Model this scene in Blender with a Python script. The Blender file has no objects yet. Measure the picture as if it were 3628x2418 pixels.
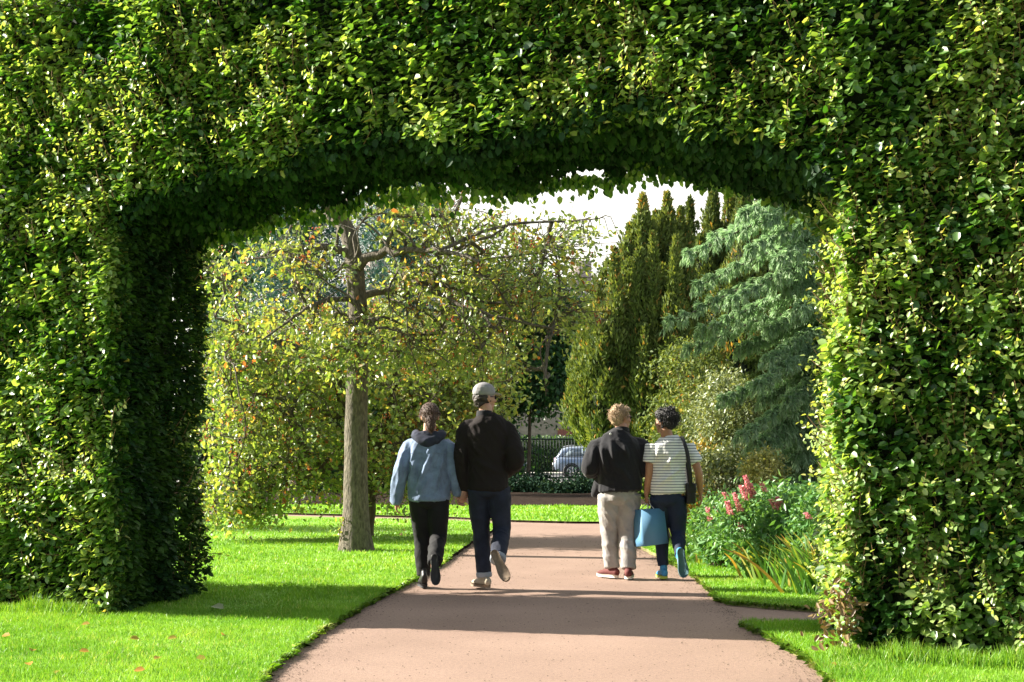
import bpy, math, random
import numpy as np
from mathutils import Vector, Matrix
random.seed(7); rng = np.random.default_rng(7)
R = math.radians
C = bpy.context.scene.collection
F, HZ, CH = 1500.0, 448.0, 1.27            # focal length in pixels, horizon row, eye height

def at(px, py, Y): return np.array([(px-512)/F*Y, Y, CH-(py-HZ)/F*Y])
def unit(a):
    a = np.asarray(a, float); return a/np.maximum(np.linalg.norm(a, axis=-1, keepdims=True), 1e-9)

# ------------------------------------------------------------------ materials
def new_mat(name):
    m = bpy.data.materials.new(name); m.use_nodes = True
    nt = m.node_tree; p = nt.nodes['Principled BSDF']
    return m, nt, p
def N(nt, t, **k):
    n = nt.nodes.new(t)
    for a, b in k.items(): setattr(n, a, b)
    return n
def ramp(nt, stops, fac):
    r = N(nt, 'ShaderNodeValToRGB'); e = r.color_ramp.elements
    while len(e) < len(stops): e.new(0.5)
    for q, (pos, col) in zip(e, stops): q.position = pos; q.color = (*col, 1)
    nt.links.new(fac, r.inputs[0]); return r.outputs[0]
def noise_fac(nt, scale, detail=4, stretch=None, coord='Object', rough=0.6):
    tc = N(nt, 'ShaderNodeTexCoord'); src = tc.outputs[coord]
    if stretch:
        mp = N(nt, 'ShaderNodeMapping'); mp.inputs['Scale'].default_value = stretch
        nt.links.new(src, mp.inputs[0]); src = mp.outputs[0]
    n = N(nt, 'ShaderNodeTexNoise'); n.inputs['Scale'].default_value = scale; n.inputs['Detail'].default_value = detail
    n.inputs['Roughness'].default_value = rough
    nt.links.new(src, n.inputs['Vector']); return n.outputs['Fac']
def bump(nt, p, fac, strength=0.3, dist=0.01):
    b = N(nt, 'ShaderNodeBump'); b.inputs['Strength'].default_value = strength; b.inputs['Distance'].default_value = dist
    nt.links.new(fac, b.inputs['Height']); nt.links.new(b.outputs[0], p.inputs['Normal'])
def mat(name, col, rough=0.7, metal=0, var=0.15, scale=12, stretch=None, bmp=0.0, bdist=0.01, spec=0.4, sheen=0):
    m, nt, p = new_mat(name)
    f = noise_fac(nt, scale, stretch=stretch)
    lo = tuple(c*(1-var) for c in col); hi = tuple(min(1, c*(1+var)) for c in col)
    nt.links.new(ramp(nt, [(0.3, lo), (0.7, hi)], f), p.inputs['Base Color'])
    p.inputs['Roughness'].default_value = rough; p.inputs['Metallic'].default_value = metal
    p.inputs['Specular IOR Level'].default_value = spec
    if sheen: p.inputs['Sheen Weight'].default_value = sheen
    if bmp: bump(nt, p, f, bmp, bdist)
    return m
def leafmat(name, stops, rough=0.42, trans=0.4, spec=0.5, ty=(1.5, 1.35, 0.5)):
    m, nt, p = new_mat(name)
    a = N(nt, 'ShaderNodeAttribute', attribute_name='tint')
    col = ramp(nt, stops, a.outputs['Fac'])
    nt.links.new(col, p.inputs['Base Color'])
    p.inputs['Roughness'].default_value = rough; p.inputs['Specular IOR Level'].default_value = spec
    mul = N(nt, 'ShaderNodeVectorMath', operation='MULTIPLY'); mul.inputs[1].default_value = ty
    nt.links.new(col, mul.inputs[0])
    tr = N(nt, 'ShaderNodeBsdfTranslucent'); nt.links.new(mul.outputs[0], tr.inputs['Color'])
    mx = N(nt, 'ShaderNodeMixShader'); mx.inputs[0].default_value = trans
    nt.links.new(p.outputs[0], mx.inputs[1]); nt.links.new(tr.outputs[0], mx.inputs[2])
    nt.links.new(mx.outputs[0], nt.nodes['Material Output'].inputs['Surface'])
    return m
M = {}
M['hedge'] = leafmat('hedge_leaf', [(0, (.010, .04, .010)), (.3, (.035, .115, .016)), (.55, (.14, .265, .05)), (.85, (.36, .45, .16)), (1, (.56, .48, .14))], rough=.40, trans=.42, spec=1.0, ty=(1.6, 1.5, .5))
M['hedge_painted_shade'] = leafmat('hedge_leaf_painted_shade', [(0, (.007, .022, .010)), (.5, (.014, .046, .014)), (1, (.05, .11, .02))], rough=.6, trans=.2, spec=.2)  # darker copy of the hedge leaf; soffit and left jamb shade put into colour
M['dry'] = leafmat('dry_leaf', [(0, (.10, .06, .03)), (1, (.28, .19, .09))], trans=.2)
M['hedge_core'] = mat('painted_gap_shade', (.010, .018, .007), .9, var=.5, scale=30, bmp=.8, bdist=.04)  # near-black colour stands for the shade deep between leaves
M['twig'] = mat('twig_bark', (.24, .14, .08), .7)
M['sorbus'] = leafmat('rowan_leaf', [(0, (.09, .17, .05)), (.4, (.20, .30, .08)), (.75, (.36, .42, .14)), (.90, (.40, .36, .10)), (.96, (.50, .28, .07)), (1, (.42, .14, .05))], trans=.4, spec=1.0, rough=.4)
M['sorbus_c'] = leafmat('rowan_leaf_autumn', [(0, (.09, .17, .045)), (.45, (.20, .31, .075)), (.78, (.36, .43, .14)), (.90, (.50, .44, .16)), (.96, (.54, .28, .10)), (1, (.42, .13, .05))], trans=.45, spec=1.0, rough=.4)
M['berry'] = mat('berry_orange', (.55, .10, .02), .35, var=.3)
M['dark_leaf'] = leafmat('dark_broadleaf', [(0, (.02, .07, .03)), (.6, (.045, .13, .045)), (1, (.11, .21, .06))], trans=.35)
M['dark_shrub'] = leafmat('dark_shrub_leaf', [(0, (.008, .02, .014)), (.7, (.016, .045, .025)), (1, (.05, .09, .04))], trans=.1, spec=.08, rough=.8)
M['mid_leaf'] = leafmat('mid_broadleaf', [(0, (.02, .06, .018)), (.6, (.05, .12, .03)), (1, (.12, .2, .05))], trans=.3)
M['pine'] = leafmat('blue_pine_needle', [(0, (.02, .07, .06)), (.6, (.05, .15, .12)), (1, (.12, .25, .18))], trans=.15, ty=(1, 1.2, .9))
M['yew'] = leafmat('yew_needle', [(0, (.045, .07, .022)), (.5, (.12, .17, .048)), (.85, (.22, .27, .08)), (.95, (.40, .30, .09)), (1, (.40, .17, .05))], trans=.3, rough=.6, spec=.2)
M['cedar'] = leafmat('cedar_spray', [(0, (.14, .23, .13)), (.6, (.32, .45, .27)), (1, (.52, .62, .42))], trans=.42, rough=.6, spec=.15, ty=(1, 1.2, .8))
M['pale'] = leafmat('pale_shrub_leaf', [(0, (.07, .11, .05)), (.5, (.18, .23, .11)), (1, (.36, .40, .23))], trans=.25)
M['cream'] = leafmat('cream_shrub_leaf', [(0, (.2, .24, .06)), (1, (.6, .58, .26))], trans=.3)
M['gold'] = leafmat('gold_shrub_leaf', [(0, (.14, .17, .04)), (.5, (.35, .28, .06)), (1, (.6, .28, .07))], trans=.35)
M['bed_leaf'] = leafmat('bed_leaf', [(0, (.05, .14, .04)), (.5, (.12, .28, .085)), (1, (.23, .40, .15))], trans=.3)
M['strap'] = leafmat('strap_leaf', [(0, (.05, .14, .03)), (.55, (.12, .27, .05)), (.8, (.36, .38, .08)), (1, (.5, .3, .08))], trans=.35)
M['pink'] = leafmat('pink_flower', [(0, (.62, .18, .24)), (1, (.90, .50, .50))], trans=.3, ty=(1.2, 1, 1))
M['grass'] = leafmat('grass_blade', [(0, (.08, .22, .012)), (.5, (.165, .36, .025)), (.85, (.28, .47, .05)), (1, (.46, .52, .17))], trans=.35, rough=.45, ty=(1.3, 1.2, .5))
M['bark'] = mat('grey_bark', (.13, .11, .085), .9, var=.6, scale=10, stretch=(4, 4, 1.3), bmp=1.0, bdist=.03)
M['bark_d'] = mat('dark_bark', (.11, .085, .06), .9, var=.4, scale=9, stretch=(4, 4, .8), bmp=.8, bdist=.03)

def lawn_mat():
    m, nt, p = new_mat('lawn_turf')
    a = noise_fac(nt, 1.1, 5); b = noise_fac(nt, 60, 3)
    mx = N(nt, 'ShaderNodeMath', operation='MULTIPLY_ADD'); mx.inputs[1].default_value = .55
    nt.links.new(a, mx.inputs[0])
    s = N(nt, 'ShaderNodeMath', operation='MULTIPLY'); s.inputs[1].default_value = .45
    nt.links.new(b, s.inputs[0]); nt.links.new(s.outputs[0], mx.inputs[2])
    nt.links.new(ramp(nt, [(.3, (.13, .29, .014)), (.5, (.19, .40, .02)), (.68, (.28, .47, .035))], mx.outputs[0]), p.inputs['Base Color'])
    p.inputs['Roughness'].default_value = .8
    bump(nt, p, b, .8, .02); return m
M['lawn'] = lawn_mat()
def path_mat():
    m, nt, p = new_mat('pink_asphalt')
    a = noise_fac(nt, .8, 6); b = noise_fac(nt, 170, 3)
    c1 = ramp(nt, [(.25, (.255, .165, .125)), (.75, (.355, .24, .185))], a)
    d_ = noise_fac(nt, 42, 5, rough=.8); c3 = ramp(nt, [(.3, (.66, .65, .64)), (.5, (1, 1, 1)), (.72, (1.22, 1.2, 1.18))], d_)
    c2 = ramp(nt, [(.30, (.25, .23, .22)), (.44, (.8, .8, .8)), (.58, (1, 1, 1)), (.70, (1.5, 1.45, 1.4))], b)
    mx = N(nt, 'ShaderNodeMix', data_type='RGBA', blend_type='MULTIPLY'); mx.inputs[0].default_value = .7
    nt.links.new(c1, mx.inputs[6]); nt.links.new(c2, mx.inputs[7]); m4 = N(nt, 'ShaderNodeMix', data_type='RGBA', blend_type='MULTIPLY'); m4.inputs[0].default_value = 1; nt.links.new(mx.outputs[2], m4.inputs[6]); nt.links.new(c3, m4.inputs[7]); nt.links.new(m4.outputs[2], p.inputs['Base Color'])
    p.inputs['Roughness'].default_value = .85; bump(nt, p, b, .8, .006); return m
M['path'] = path_mat()
M['soil'] = mat('soil', (.028, .019, .014), .95, spec=.05, var=.5, scale=9, bmp=.9, bdist=.04)
M['straw'] = mat('worn_turf_edge', (.20, .19, .08), .95, var=.5, scale=14)
M['ground'] = mat('far_ground', (.06, .12, .03), .95, var=.3, scale=.5)
M['pavement'] = mat('pale_pavement', (.42, .40, .36), .9, scale=2)
M['road'] = mat('road_asphalt', (.10, .10, .105), .9, scale=3)
M['stone'] = mat('sandstone', (.40, .33, .30), .9, var=.25, scale=3, bmp=.4)
M['white'] = mat('white_paint', (.75, .75, .74), .5, var=.03)
M['slate'] = mat('slate', (.10, .10, .11), .7, scale=5)
M['glass'] = mat('dark_glass', (.03, .04, .05), .08, spec=.8, var=.1)
M['iron'] = mat('green_black_iron', (.012, .03, .025), .5)
M['brickred'] = mat('red_paint_wood', (.25, .09, .06), .6)

# ------------------------------------------------------------------ object helpers
def link(o, parent=None):
    C.objects.link(o)
    if parent is not None: o.parent = parent
    return o
def tag(o, label=None, cat=None, group=None, kind=None):
    if label: o['label'] = label
    if cat: o['category'] = cat
    if group: o['group'] = group
    if kind: o['kind'] = kind
    return o
def empty(name, loc, label, cat, group=None, rz=0):
    o = bpy.data.objects.new(name, None); link(o); o.location = tuple(loc); o.rotation_euler.z = rz
    return tag(o, label, cat, group)
def np_obj(name, V, Fs, m, parent=None, tint=None, smooth=False, mats=None, midx=None):
    V = np.asarray(V, np.float32)
    if parent is not None:
        V = V - np.array(parent_origin(parent), np.float32)
    if not isinstance(Fs, (list, tuple)): Fs = [Fs]
    me = bpy.data.meshes.new(name)
    me.vertices.add(len(V)); me.vertices.foreach_set('co', V.ravel())
    loops = np.concatenate([f.ravel() for f in Fs]).astype(np.int32)
    counts = np.concatenate([np.full(len(f), f.shape[1], np.int32) for f in Fs])
    me.loops.add(len(loops)); me.loops.foreach_set('vertex_index', loops)
    me.polygons.add(len(counts))
    st = np.zeros(len(counts), np.int32); st[1:] = np.cumsum(counts)[:-1]
    me.polygons.foreach_set('loop_start', st)
    if smooth: me.polygons.foreach_set('use_smooth', np.ones(len(counts), bool))
    if midx is not None: me.polygons.foreach_set('material_index', np.asarray(midx, np.int32))
    me.update(calc_edges=True)
    if tint is not None:
        at_ = me.attributes.new('tint', 'FLOAT', 'POINT'); at_.data.foreach_set('value', np.asarray(tint, np.float32))
    for q in (mats or [m]): me.materials.append(q)
    o = bpy.data.objects.new(name, me); return link(o, parent)
def parent_origin(p):
    v = np.zeros(3)
    while p is not None:
        v = v + np.array(p.location); p = p.parent
    return v
def vnoise(P, scale, seed=0):
    q = np.asarray(P, float)/scale + seed*17.31
    i = np.floor(q); f = q-i; f = f*f*(3-2*f); out = 0
    for dx in (0, 1):
        for dy in (0, 1):
            for dz in (0, 1):
                h = np.sin((i[..., 0]+dx)*127.1+(i[..., 1]+dy)*311.7+(i[..., 2]+dz)*74.7)*43758.5453
                h = h-np.floor(h)
                w = (f[..., 0] if dx else 1-f[..., 0])*(f[..., 1] if dy else 1-f[..., 1])*(f[..., 2] if dz else 1-f[..., 2])
                out = out+h*w
    return out
def leaf_arrays(P, Nn, D, L, W, tint, fold=.3, simple=False, curl=.12):
    P = np.asarray(P); D = unit(D); Nn = unit(Nn-(Nn*D).sum(1)[:, None]*D); S = np.cross(Nn, D)
    L = L[:, None]; W = W[:, None]; n = len(P)
    if simple:
        V = np.stack([P, P+D*.5*L+S*W*.5+Nn*fold*W*.4, P+D*L-Nn*curl*L, P+D*.5*L-S*W*.5+Nn*fold*W*.4], 1)
        k = 4; F_ = (np.arange(n)*4)[:, None]+np.array([[0, 1, 2, 3]])
        # split along the midrib so each half is flat
        F_ = np.concatenate([(np.arange(n)*4)[:, None]+np.array([[0, 1, 2]]), (np.arange(n)*4)[:, None]+np.array([[0, 2, 3]])])
    else:
        up = Nn*fold*W*.5
        V = np.stack([P, P+D*.28*L+S*W*.46+up, P+D*.68*L+S*W*.42+up*.8-Nn*curl*.4*L, P+D*L-Nn*curl*L,
                      P+D*.68*L-S*W*.42+up*.8-Nn*curl*.4*L, P+D*.28*L-S*W*.46+up], 1)
        k = 6; b = (np.arange(n)*6)[:, None]
        F_ = np.concatenate([b+np.array([[0, 1, 2, 3]]), b+np.array([[0, 3, 4, 5]])])
    return V.reshape(-1, 3), F_, np.repeat(tint, k)
def tubes(paths, sides=6):
    """paths: list of (pts (k,3), radii (k,)) -> V, F"""
    Vs, Fs, o = [], [], 0
    ang = np.linspace(0, 2*math.pi, sides, endpoint=False); ca, sa = np.cos(ang), np.sin(ang)
    for pts, rad in paths:
        pts = np.asarray(pts, float); k = len(pts)
        T = np.empty_like(pts); T[1:-1] = pts[2:]-pts[:-2]; T[0] = pts[1]-pts[0]; T[-1] = pts[-1]-pts[-2]; T = unit(T)
        ref = np.array([1., 0, 0]) if abs(T[:, 2]).mean() > .7 else np.array([0, 0, 1.])
        A = unit(np.cross(T, ref)); B = np.cross(T, A)
        r = np.asarray(rad, float)[:, None, None]
        ring = pts[:, None]+r*(ca[None, :, None]*A[:, None]+sa[None, :, None]*B[:, None])
        Vs.append(ring.reshape(-1, 3))
        j = np.arange(sides); jn = (j+1) % sides
        base = (np.arange(k-1)*sides)[:, None]
        f = np.stack([base+j, base+jn, base+sides+jn, base+sides+j], -1).reshape(-1, 4)+o
        Fs.append(f); o += k*sides
    return np.concatenate(Vs), np.concatenate(Fs)
def spline(pts, n):
    pts = np.asarray(pts, float); k = len(pts)
    P = np.vstack([2*pts[0]-pts[1], pts, 2*pts[-1]-pts[-2]])
    t = np.linspace(0, k-1, n); i = np.clip(t.astype(int), 0, k-2); u = (t-i)[:, None]
    p0, p1, p2, p3 = P[i], P[i+1], P[i+2], P[i+3]
    return .5*((2*p1)+(-p0+p2)*u+(2*p0-5*p1+4*p2-p3)*u*u+(-p0+3*p1-3*p2+p3)*u**3)
def box(name, lo, hi, m, parent=None, bevel=0.0):
    x0, y0, z0 = lo; x1, y1, z1 = hi
    V = np.array([[x0, y0, z0], [x1, y0, z0], [x1, y1, z0], [x0, y1, z0], [x0, y0, z1], [x1, y0, z1], [x1, y1, z1], [x0, y1, z1]])
    Fq = np.array([[0, 3, 2, 1], [4, 5, 6, 7], [0, 1, 5, 4], [1, 2, 6, 5], [2, 3, 7, 6], [3, 0, 4, 7]])
    o = np_obj(name, V, Fq, m, parent)
    if bevel:
        b = o.modifiers.new('bevel', 'BEVEL'); b.width = bevel; b.segments = 2
    return o
def boxes_np(lst):
    Vs, Fs = [], []
    Fq = np.array([[0, 3, 2, 1], [4, 5, 6, 7], [0, 1, 5, 4], [1, 2, 6, 5], [2, 3, 7, 6], [3, 0, 4, 7]])
    for k, (lo, hi) in enumerate(lst):
        x0, y0, z0 = lo; x1, y1, z1 = hi
        Vs.append(np.array([[x0, y0, z0], [x1, y0, z0], [x1, y1, z0], [x0, y1, z0], [x0, y0, z1], [x1, y0, z1], [x1, y1, z1], [x0, y1, z1]])); Fs.append(Fq+8*k)
    return np.concatenate(Vs), np.concatenate(Fs)
def slab(name, poly, z0, z1, m, kind='structure', side=None):
    poly = [tuple(p) for p in poly]; n = len(poly)
    V = [(x, y, z0) for x, y in poly]+[(x, y, z1) for x, y in poly]
    me = bpy.data.meshes.new(name)
    fs = [tuple(range(n, 2*n))]+[(i, (i+1) % n, n+(i+1) % n, n+i) for i in range(n)]
    me.from_pydata(V, [], fs); me.materials.append(m); me.materials.append(side or (M['soil'] if m is M['lawn'] else m)); me.update()
    me.polygons.foreach_set('material_index', [0]+[1]*n)
    o = link(bpy.data.objects.new(name, me)); o['kind'] = kind; return o

# ------------------------------------------------------------------ the setting
gr = slab('ground', [(-900, -60), (900, -60), (900, 1500), (-900, 1500)], -.5, -.35, M['ground'])
slab('path', [(-40, -8), (40, -8), (40, 52), (-40, 52)], -.34, 0, M['path'])
def smooth_poly(pts, n=8): return [tuple(p) for p in spline([(x, y, 0) for x, y in pts], len(pts)*n)[:, :2]]
def rough_edge(poly, amp=.02, step=.07):
    out = []
    for k in range(len(poly)):
        a, b = np.array(poly[k]), np.array(poly[(k+1) % len(poly)])
        L = np.linalg.norm(b-a); far = a[1] > 26 or b[1] > 26 or L > 4
        m = 1 if far else max(1, int(L/step))
        for q in range(m): out.append(tuple(a+(b-a)*q/m+(0 if far else 1)*rng.normal(0, amp, 2)))
    return out
left_edge = [(-1.34, -7), (-1.35, 4), (-1.36, 8.14), (-1.34, 9.5), (-1.28, 10.5), (-1.17, 11.9), (-.98, 13.8), (-.755, 16.4), (-.53, 19.8), (-.3, 22.5), (-.2, 24.2)]
LH = .038
lawnL = rough_edge(smooth_poly(left_edge, 5)+[(-.45, 24.9), (-1.05, 25.6), (-5.4, 27.9), (-14, 33), (-38, 45), (-38, -7)], .012)
slab('lawn', lawnL, .001, LH, M['lawn'])
lawnR = rough_edge([(1.7, -7), (1.7, 7.9), (1.75, 8.9), (1.72, 9.6), (1.66, 10.3), (1.64, 10.62), (2.37, 10.7), (3.2, 10.35), (12, 6.8), (38, -3), (38, -7)], .012)
slab('lawn', lawnR, .001, LH, M['lawn'], side=M['straw'])
bedE = [(1.95, 24), (2.1, 21), (2.18, 18.9), (2.2, 16.3), (2.34, 15.1), (2.45, 14.2), (2.54, 13.06), (2.75, 12.3), (3.6, 11.7), (12, 8.2)]
stripE = [(12, 7.75), (3.4, 11.05), (2.5, 11.47), (1.95, 11.9), (1.74, 12.1), (1.70, 12.35), (1.745, 13.3), (1.78, 14.4), (1.73, 16.4), (1.6, 19.05), (1.55, 22), (1.5, 23.9)]
lawnS = rough_edge(bedE+stripE, .012)
slab('lawn', lawnS, .001, LH, M['lawn'], side=M['straw'])
slab('flower_bed_soil', [(1.97, 24.1)]+bedE[1:]+[(30, 3), (30, 24.1)], .001, .045, M['soil'])
farl = [(-38, 47.5), (-14, 35), (-5.5, 29.2), (-1.07, 26.9), (0, 25.7), (1.0, 25.2), (4, 25), (38, 25), (38, 31.8), (5, 31.8), (-2, 32.2), (-12, 33.6), (-20, 48)]
slab('lawn', rough_edge(farl, .01), .001, LH, M['lawn'])
slab('soil_bed', [(-38, 48.2), (-20, 48.2), (-12, 33.8), (-2, 32.4), (5, 32), (38, 32), (38, 51), (-38, 51)], .001, .05, M['soil'])
slab('pavement', [(-80, 52.6), (80, 52.6), (80, 60), (-80, 60)], -.34, -.08, M['pavement'])
slab('road', [(-300, 60), (300, 60), (300, 81), (-300, 81)], -.34, -.2, M['road'])
slab('pavement', [(-80, 81), (80, 81), (80, 84), (-80, 84)], -.34, -.08, M['pavement'])

# grass blades: one sheet of turf blades per lawn
def in_poly(x, y, poly):
    c = np.zeros(len(x), bool); P = np.array(poly); j = len(P)-1
    for i in range(len(P)):
        xi, yi = P[i]; xj, yj = P[j]
        if yi != yj:
            t = ((yi > y) != (yj > y)) & (x < (xj-xi)*(y-yi)/(yj-yi)+xi); c ^= t
        j = i
    return c
def blades(name, poly, bands, label):
    Ps, Ls, Ws = [], [], []
    for (x0, x1, y0, y1, dens, ln, wd) in bands:
        n = int((x1-x0)*(y1-y0)*dens)
        x = rng.uniform(x0, x1, n); y = rng.uniform(y0, y1, n)
        ok = in_poly(x, y, poly) & (np.abs(x) < y*.36+.5); x, y = x[ok], y[ok]
        P = np.stack([x, y, np.full(len(x), LH-.004)], 1); Ps.append(P)
        Ls.append(ln*rng.uniform(.45, 1.2, len(x))); Ws.append(np.full(len(x), wd))
    P = np.concatenate(Ps); L = np.concatenate(Ls); W = np.concatenate(Ws); n = len(P)
    L = L*(.6+.8*vnoise(P, .35, 3))
    a = rng.uniform(0, 6.283, n); lean = rng.normal(0, .33, (n, 2))
    S = np.stack([np.cos(a), np.sin(a), 0*a], 1)
    top = P+np.stack([lean[:, 0]*L, lean[:, 1]*L, L], 1); mid = P*.5+top*.5-np.stack([lean[:, 0]*L*.15, lean[:, 1]*L*.15, -L*.06], 1)
    V = np.stack([P-S*W[:, None]/2, P+S*W[:, None]/2, mid+S*W[:, None]*.4, top, mid-S*W[:, None]*.4], 1).reshape(-1, 3)
    F_ = (np.arange(n)*5)[:, None]+np.array([[0, 1, 2, 3, 4]])
    t = np.clip(.5*vnoise(P, .8, 5)+.4*rng.random(n)+.35*vnoise(P, .13, 6)-.10, 0, 1); t[rng.random(n) < .03+.10*(vnoise(P, .3, 12) > .68)] = 1
    tag(np_obj(name, V, F_, M['grass'], tint=np.repeat(t, 5)), label, None, None, 'stuff')
blades('grass', lawnL, [(-4.6, -1.2, 7.4, 11.4, 8000, .036, .0032), (-4.5, -.6, 11.4, 15, 3500, .034, .005), (-5, -.2, 15, 20, 1500, .034, .008), (-6, 0, 20, 26, 500, .034, .012)], 'short bright green turf on the broad left lawn')
blades('grass', lawnR, [(1.6, 4.2, 7.4, 11, 8500, .042, .0032)], 'short bright green turf at the foot of the right hedge')
blades('grass', lawnS, [(1.65, 3.6, 11.2, 14, 5000, .034, .0045), (1.5, 2.7, 14, 19, 2200, .034, .007), (1.4, 2.4, 19, 24, 800, .034, .01)], 'short bright green turf between path and flower bed')
def edge_grass(poly, label, ymax=17):
    P0, D0 = [], []
    Pn = np.array(poly); cc = Pn.mean(0)
    for a, b in zip(Pn, np.roll(Pn, -1, 0)):
        L = np.linalg.norm(b-a)
        if L > 3.5 or L < 1e-6 or min(a[1], b[1]) > ymax or max(a[1], b[1]) < 7: continue
        k = int(L*(1100 if a[1] < 13 else 600)); f = rng.random((k, 1)); t = (b-a)/L; nrm = np.array([t[1], -t[0]])
        if in_poly(np.array([(a+b)[0]/2+nrm[0]*.01]), np.array([(a+b)[1]/2+nrm[1]*.01]), poly)[0]: nrm = -nrm
        P0.append(a+(b-a)*f-nrm*np.abs(rng.normal(0, .018, (k, 1)))+nrm*.004); D0.append(np.repeat(nrm[None], k, 0))
    P = np.concatenate(P0); D = np.concatenate(D0); n = len(P); P = np.column_stack([P, np.full(n, LH-.008)-rng.uniform(0, .03, n)]); L = rng.uniform(.025, .06, n)*(.6+.8*vnoise(P, .15, 2))
    a = rng.uniform(0, 6.28, n); S = np.stack([np.cos(a), np.sin(a), 0*a], 1)*(.0018*np.maximum(1, P[:, 1:2]/9)); o = rng.uniform(.2, 1.0, n)[:, None]
    mid = P+np.column_stack([D*o*L[:, None]*.4+rng.normal(0, .006, (n, 2)), L*.5]); top = P+np.column_stack([D*o*L[:, None]*1.0+rng.normal(0, .012, (n, 2)), L*(.75-.9*o[:, 0]*rng.random(n))])
    V = np.stack([P-S, P+S, mid+S*.8, top, mid-S*.8], 1).reshape(-1, 3); t = np.clip(rng.uniform(.1, .9, n)+.35*(vnoise(P, .4, 8) > .6), 0, 1)
    tag(np_obj('grass', V, (np.arange(n)*5)[:, None]+np.array([[0, 1, 2, 3, 4]]), M['grass'], tint=np.repeat(t, 5)), label, None, None, 'stuff')
edge_grass(lawnL, 'grass spilling over the left edge of the path'); edge_grass(lawnR, 'grass spilling over the edge of the near right lawn'); edge_grass(lawnS, 'grass spilling over the edge of the lawn strip by the flower bed')
blades('grass', farl, [(-9, 6, 24.5, 33, 260, .045, .022)], 'short bright green turf beyond the cross path')
# taller unclipped grass along the hedge foot
def tall_grass():
    u = np.concatenate([rng.uniform(-1.6, -.05, 2600), rng.uniform(5.35, 7.2, 5200)]); n = len(u)
    off = np.abs(rng.normal(0, .07, n))
    P = np.stack([-2.95+u*.913-(.10+off)*.407, 11.1-u*.407-(.10+off)*.913, np.full(n, LH)], 1)
    L = rng.uniform(.04, .13, n)*(.5+vnoise(P, .2, 9)); a = rng.uniform(0, 6.28, n); S = np.stack([np.cos(a), np.sin(a), 0*a], 1)*.0035
    ln = rng.normal(0, .3, (n, 2)); top = P+np.stack([ln[:, 0]*L, ln[:, 1]*L, L], 1)
    V = np.stack([P-S, P+S, top], 1).reshape(-1, 3)
    tag(np_obj('grass', V, (np.arange(n)*3)[:, None]+np.array([[0, 1, 2]]), M['grass'], tint=np.repeat(rng.uniform(.2, .95, n), 3)), 'longer unclipped grass along the foot of the hedge', None, None, 'stuff')
tall_grass()

# ------------------------------------------------------------------ the clipped hedge with its opening
E = np.array([.913, -.407, 0]); PL = np.array([.30, 1.5, 0]); PR = np.array([.27, 1.5, 0]); U1, HT = 5.40, 4.9
def hp(u, t, z):
    u = np.asarray(u, float); w = np.clip(u/U1, 0, 1)[:, None]
    return np.array([-2.95, 11.1, 0])+u[:, None]*E+np.asarray(t)[:, None]*(PL*(1-w)+PR*w)+np.stack([0*u, 0*u, z], 1)
def arch(u):
    a = np.clip(np.abs((u-2.65)/2.78), 0, 1); return 2.72+.61*np.sqrt(1-a**3)-.05*np.clip((1.1-u)/1.1, 0, 1)+.03*np.clip((u-3.5)/1.5, 0, 1)+.045*np.sin(u*3.3+1.0)+.03*np.sin(u*8.1)
nF = np.array([-.407, -.913, 0]); nB = -nF; nJL = np.array([.98, -.2, 0]); nJR = -np.array([.996, -.09, 0])
def hedge_surface(kind, n, u0, u1, z1=HT):
    if kind in 'FB':
        u = rng.uniform(u0, u1, n); z = rng.uniform(.04, z1, n)
        ok = ~((u > 0) & (u < U1) & (z < arch(u))); u, z = u[ok], z[ok]
        return hp(u, np.full(len(u), 0. if kind == 'F' else 1.), z), np.repeat((nF if kind == 'F' else nB)[None], len(u), 0)
    if kind == 'L' or kind == 'R':
        z = rng.uniform(.04, 3.0, n); t = rng.uniform(0, 1, n); u = np.full(n, 0. if kind == 'L' else U1)
        return hp(u, t, z), np.repeat((nJL if kind == 'L' else nJR)[None], n, 0)
    if kind == 'C':
        z = rng.uniform(.04, 2.95, n); t = rng.uniform(0, .2, n)**1.3; w = (t/.2)[:, None]
        return hp(np.full(n, -.03), t, z), unit(nF*(1-w*.7)+nJL*(.35+w*.6))
    if kind == 'S':
        u = rng.uniform(.0, U1, n); t = rng.uniform(0, 1, n); z = arch(u)
        return hp(u, t, z), np.repeat(np.array([[0, 0, -1.]]), n, 0)
    if kind == 'T':
        u = rng.uniform(u0, u1, n); t = rng.uniform(0, 1, n)
        return hp(u, t, np.full(n, HT)), np.repeat(np.array([[0, 0, 1.]]), n, 0)
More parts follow.
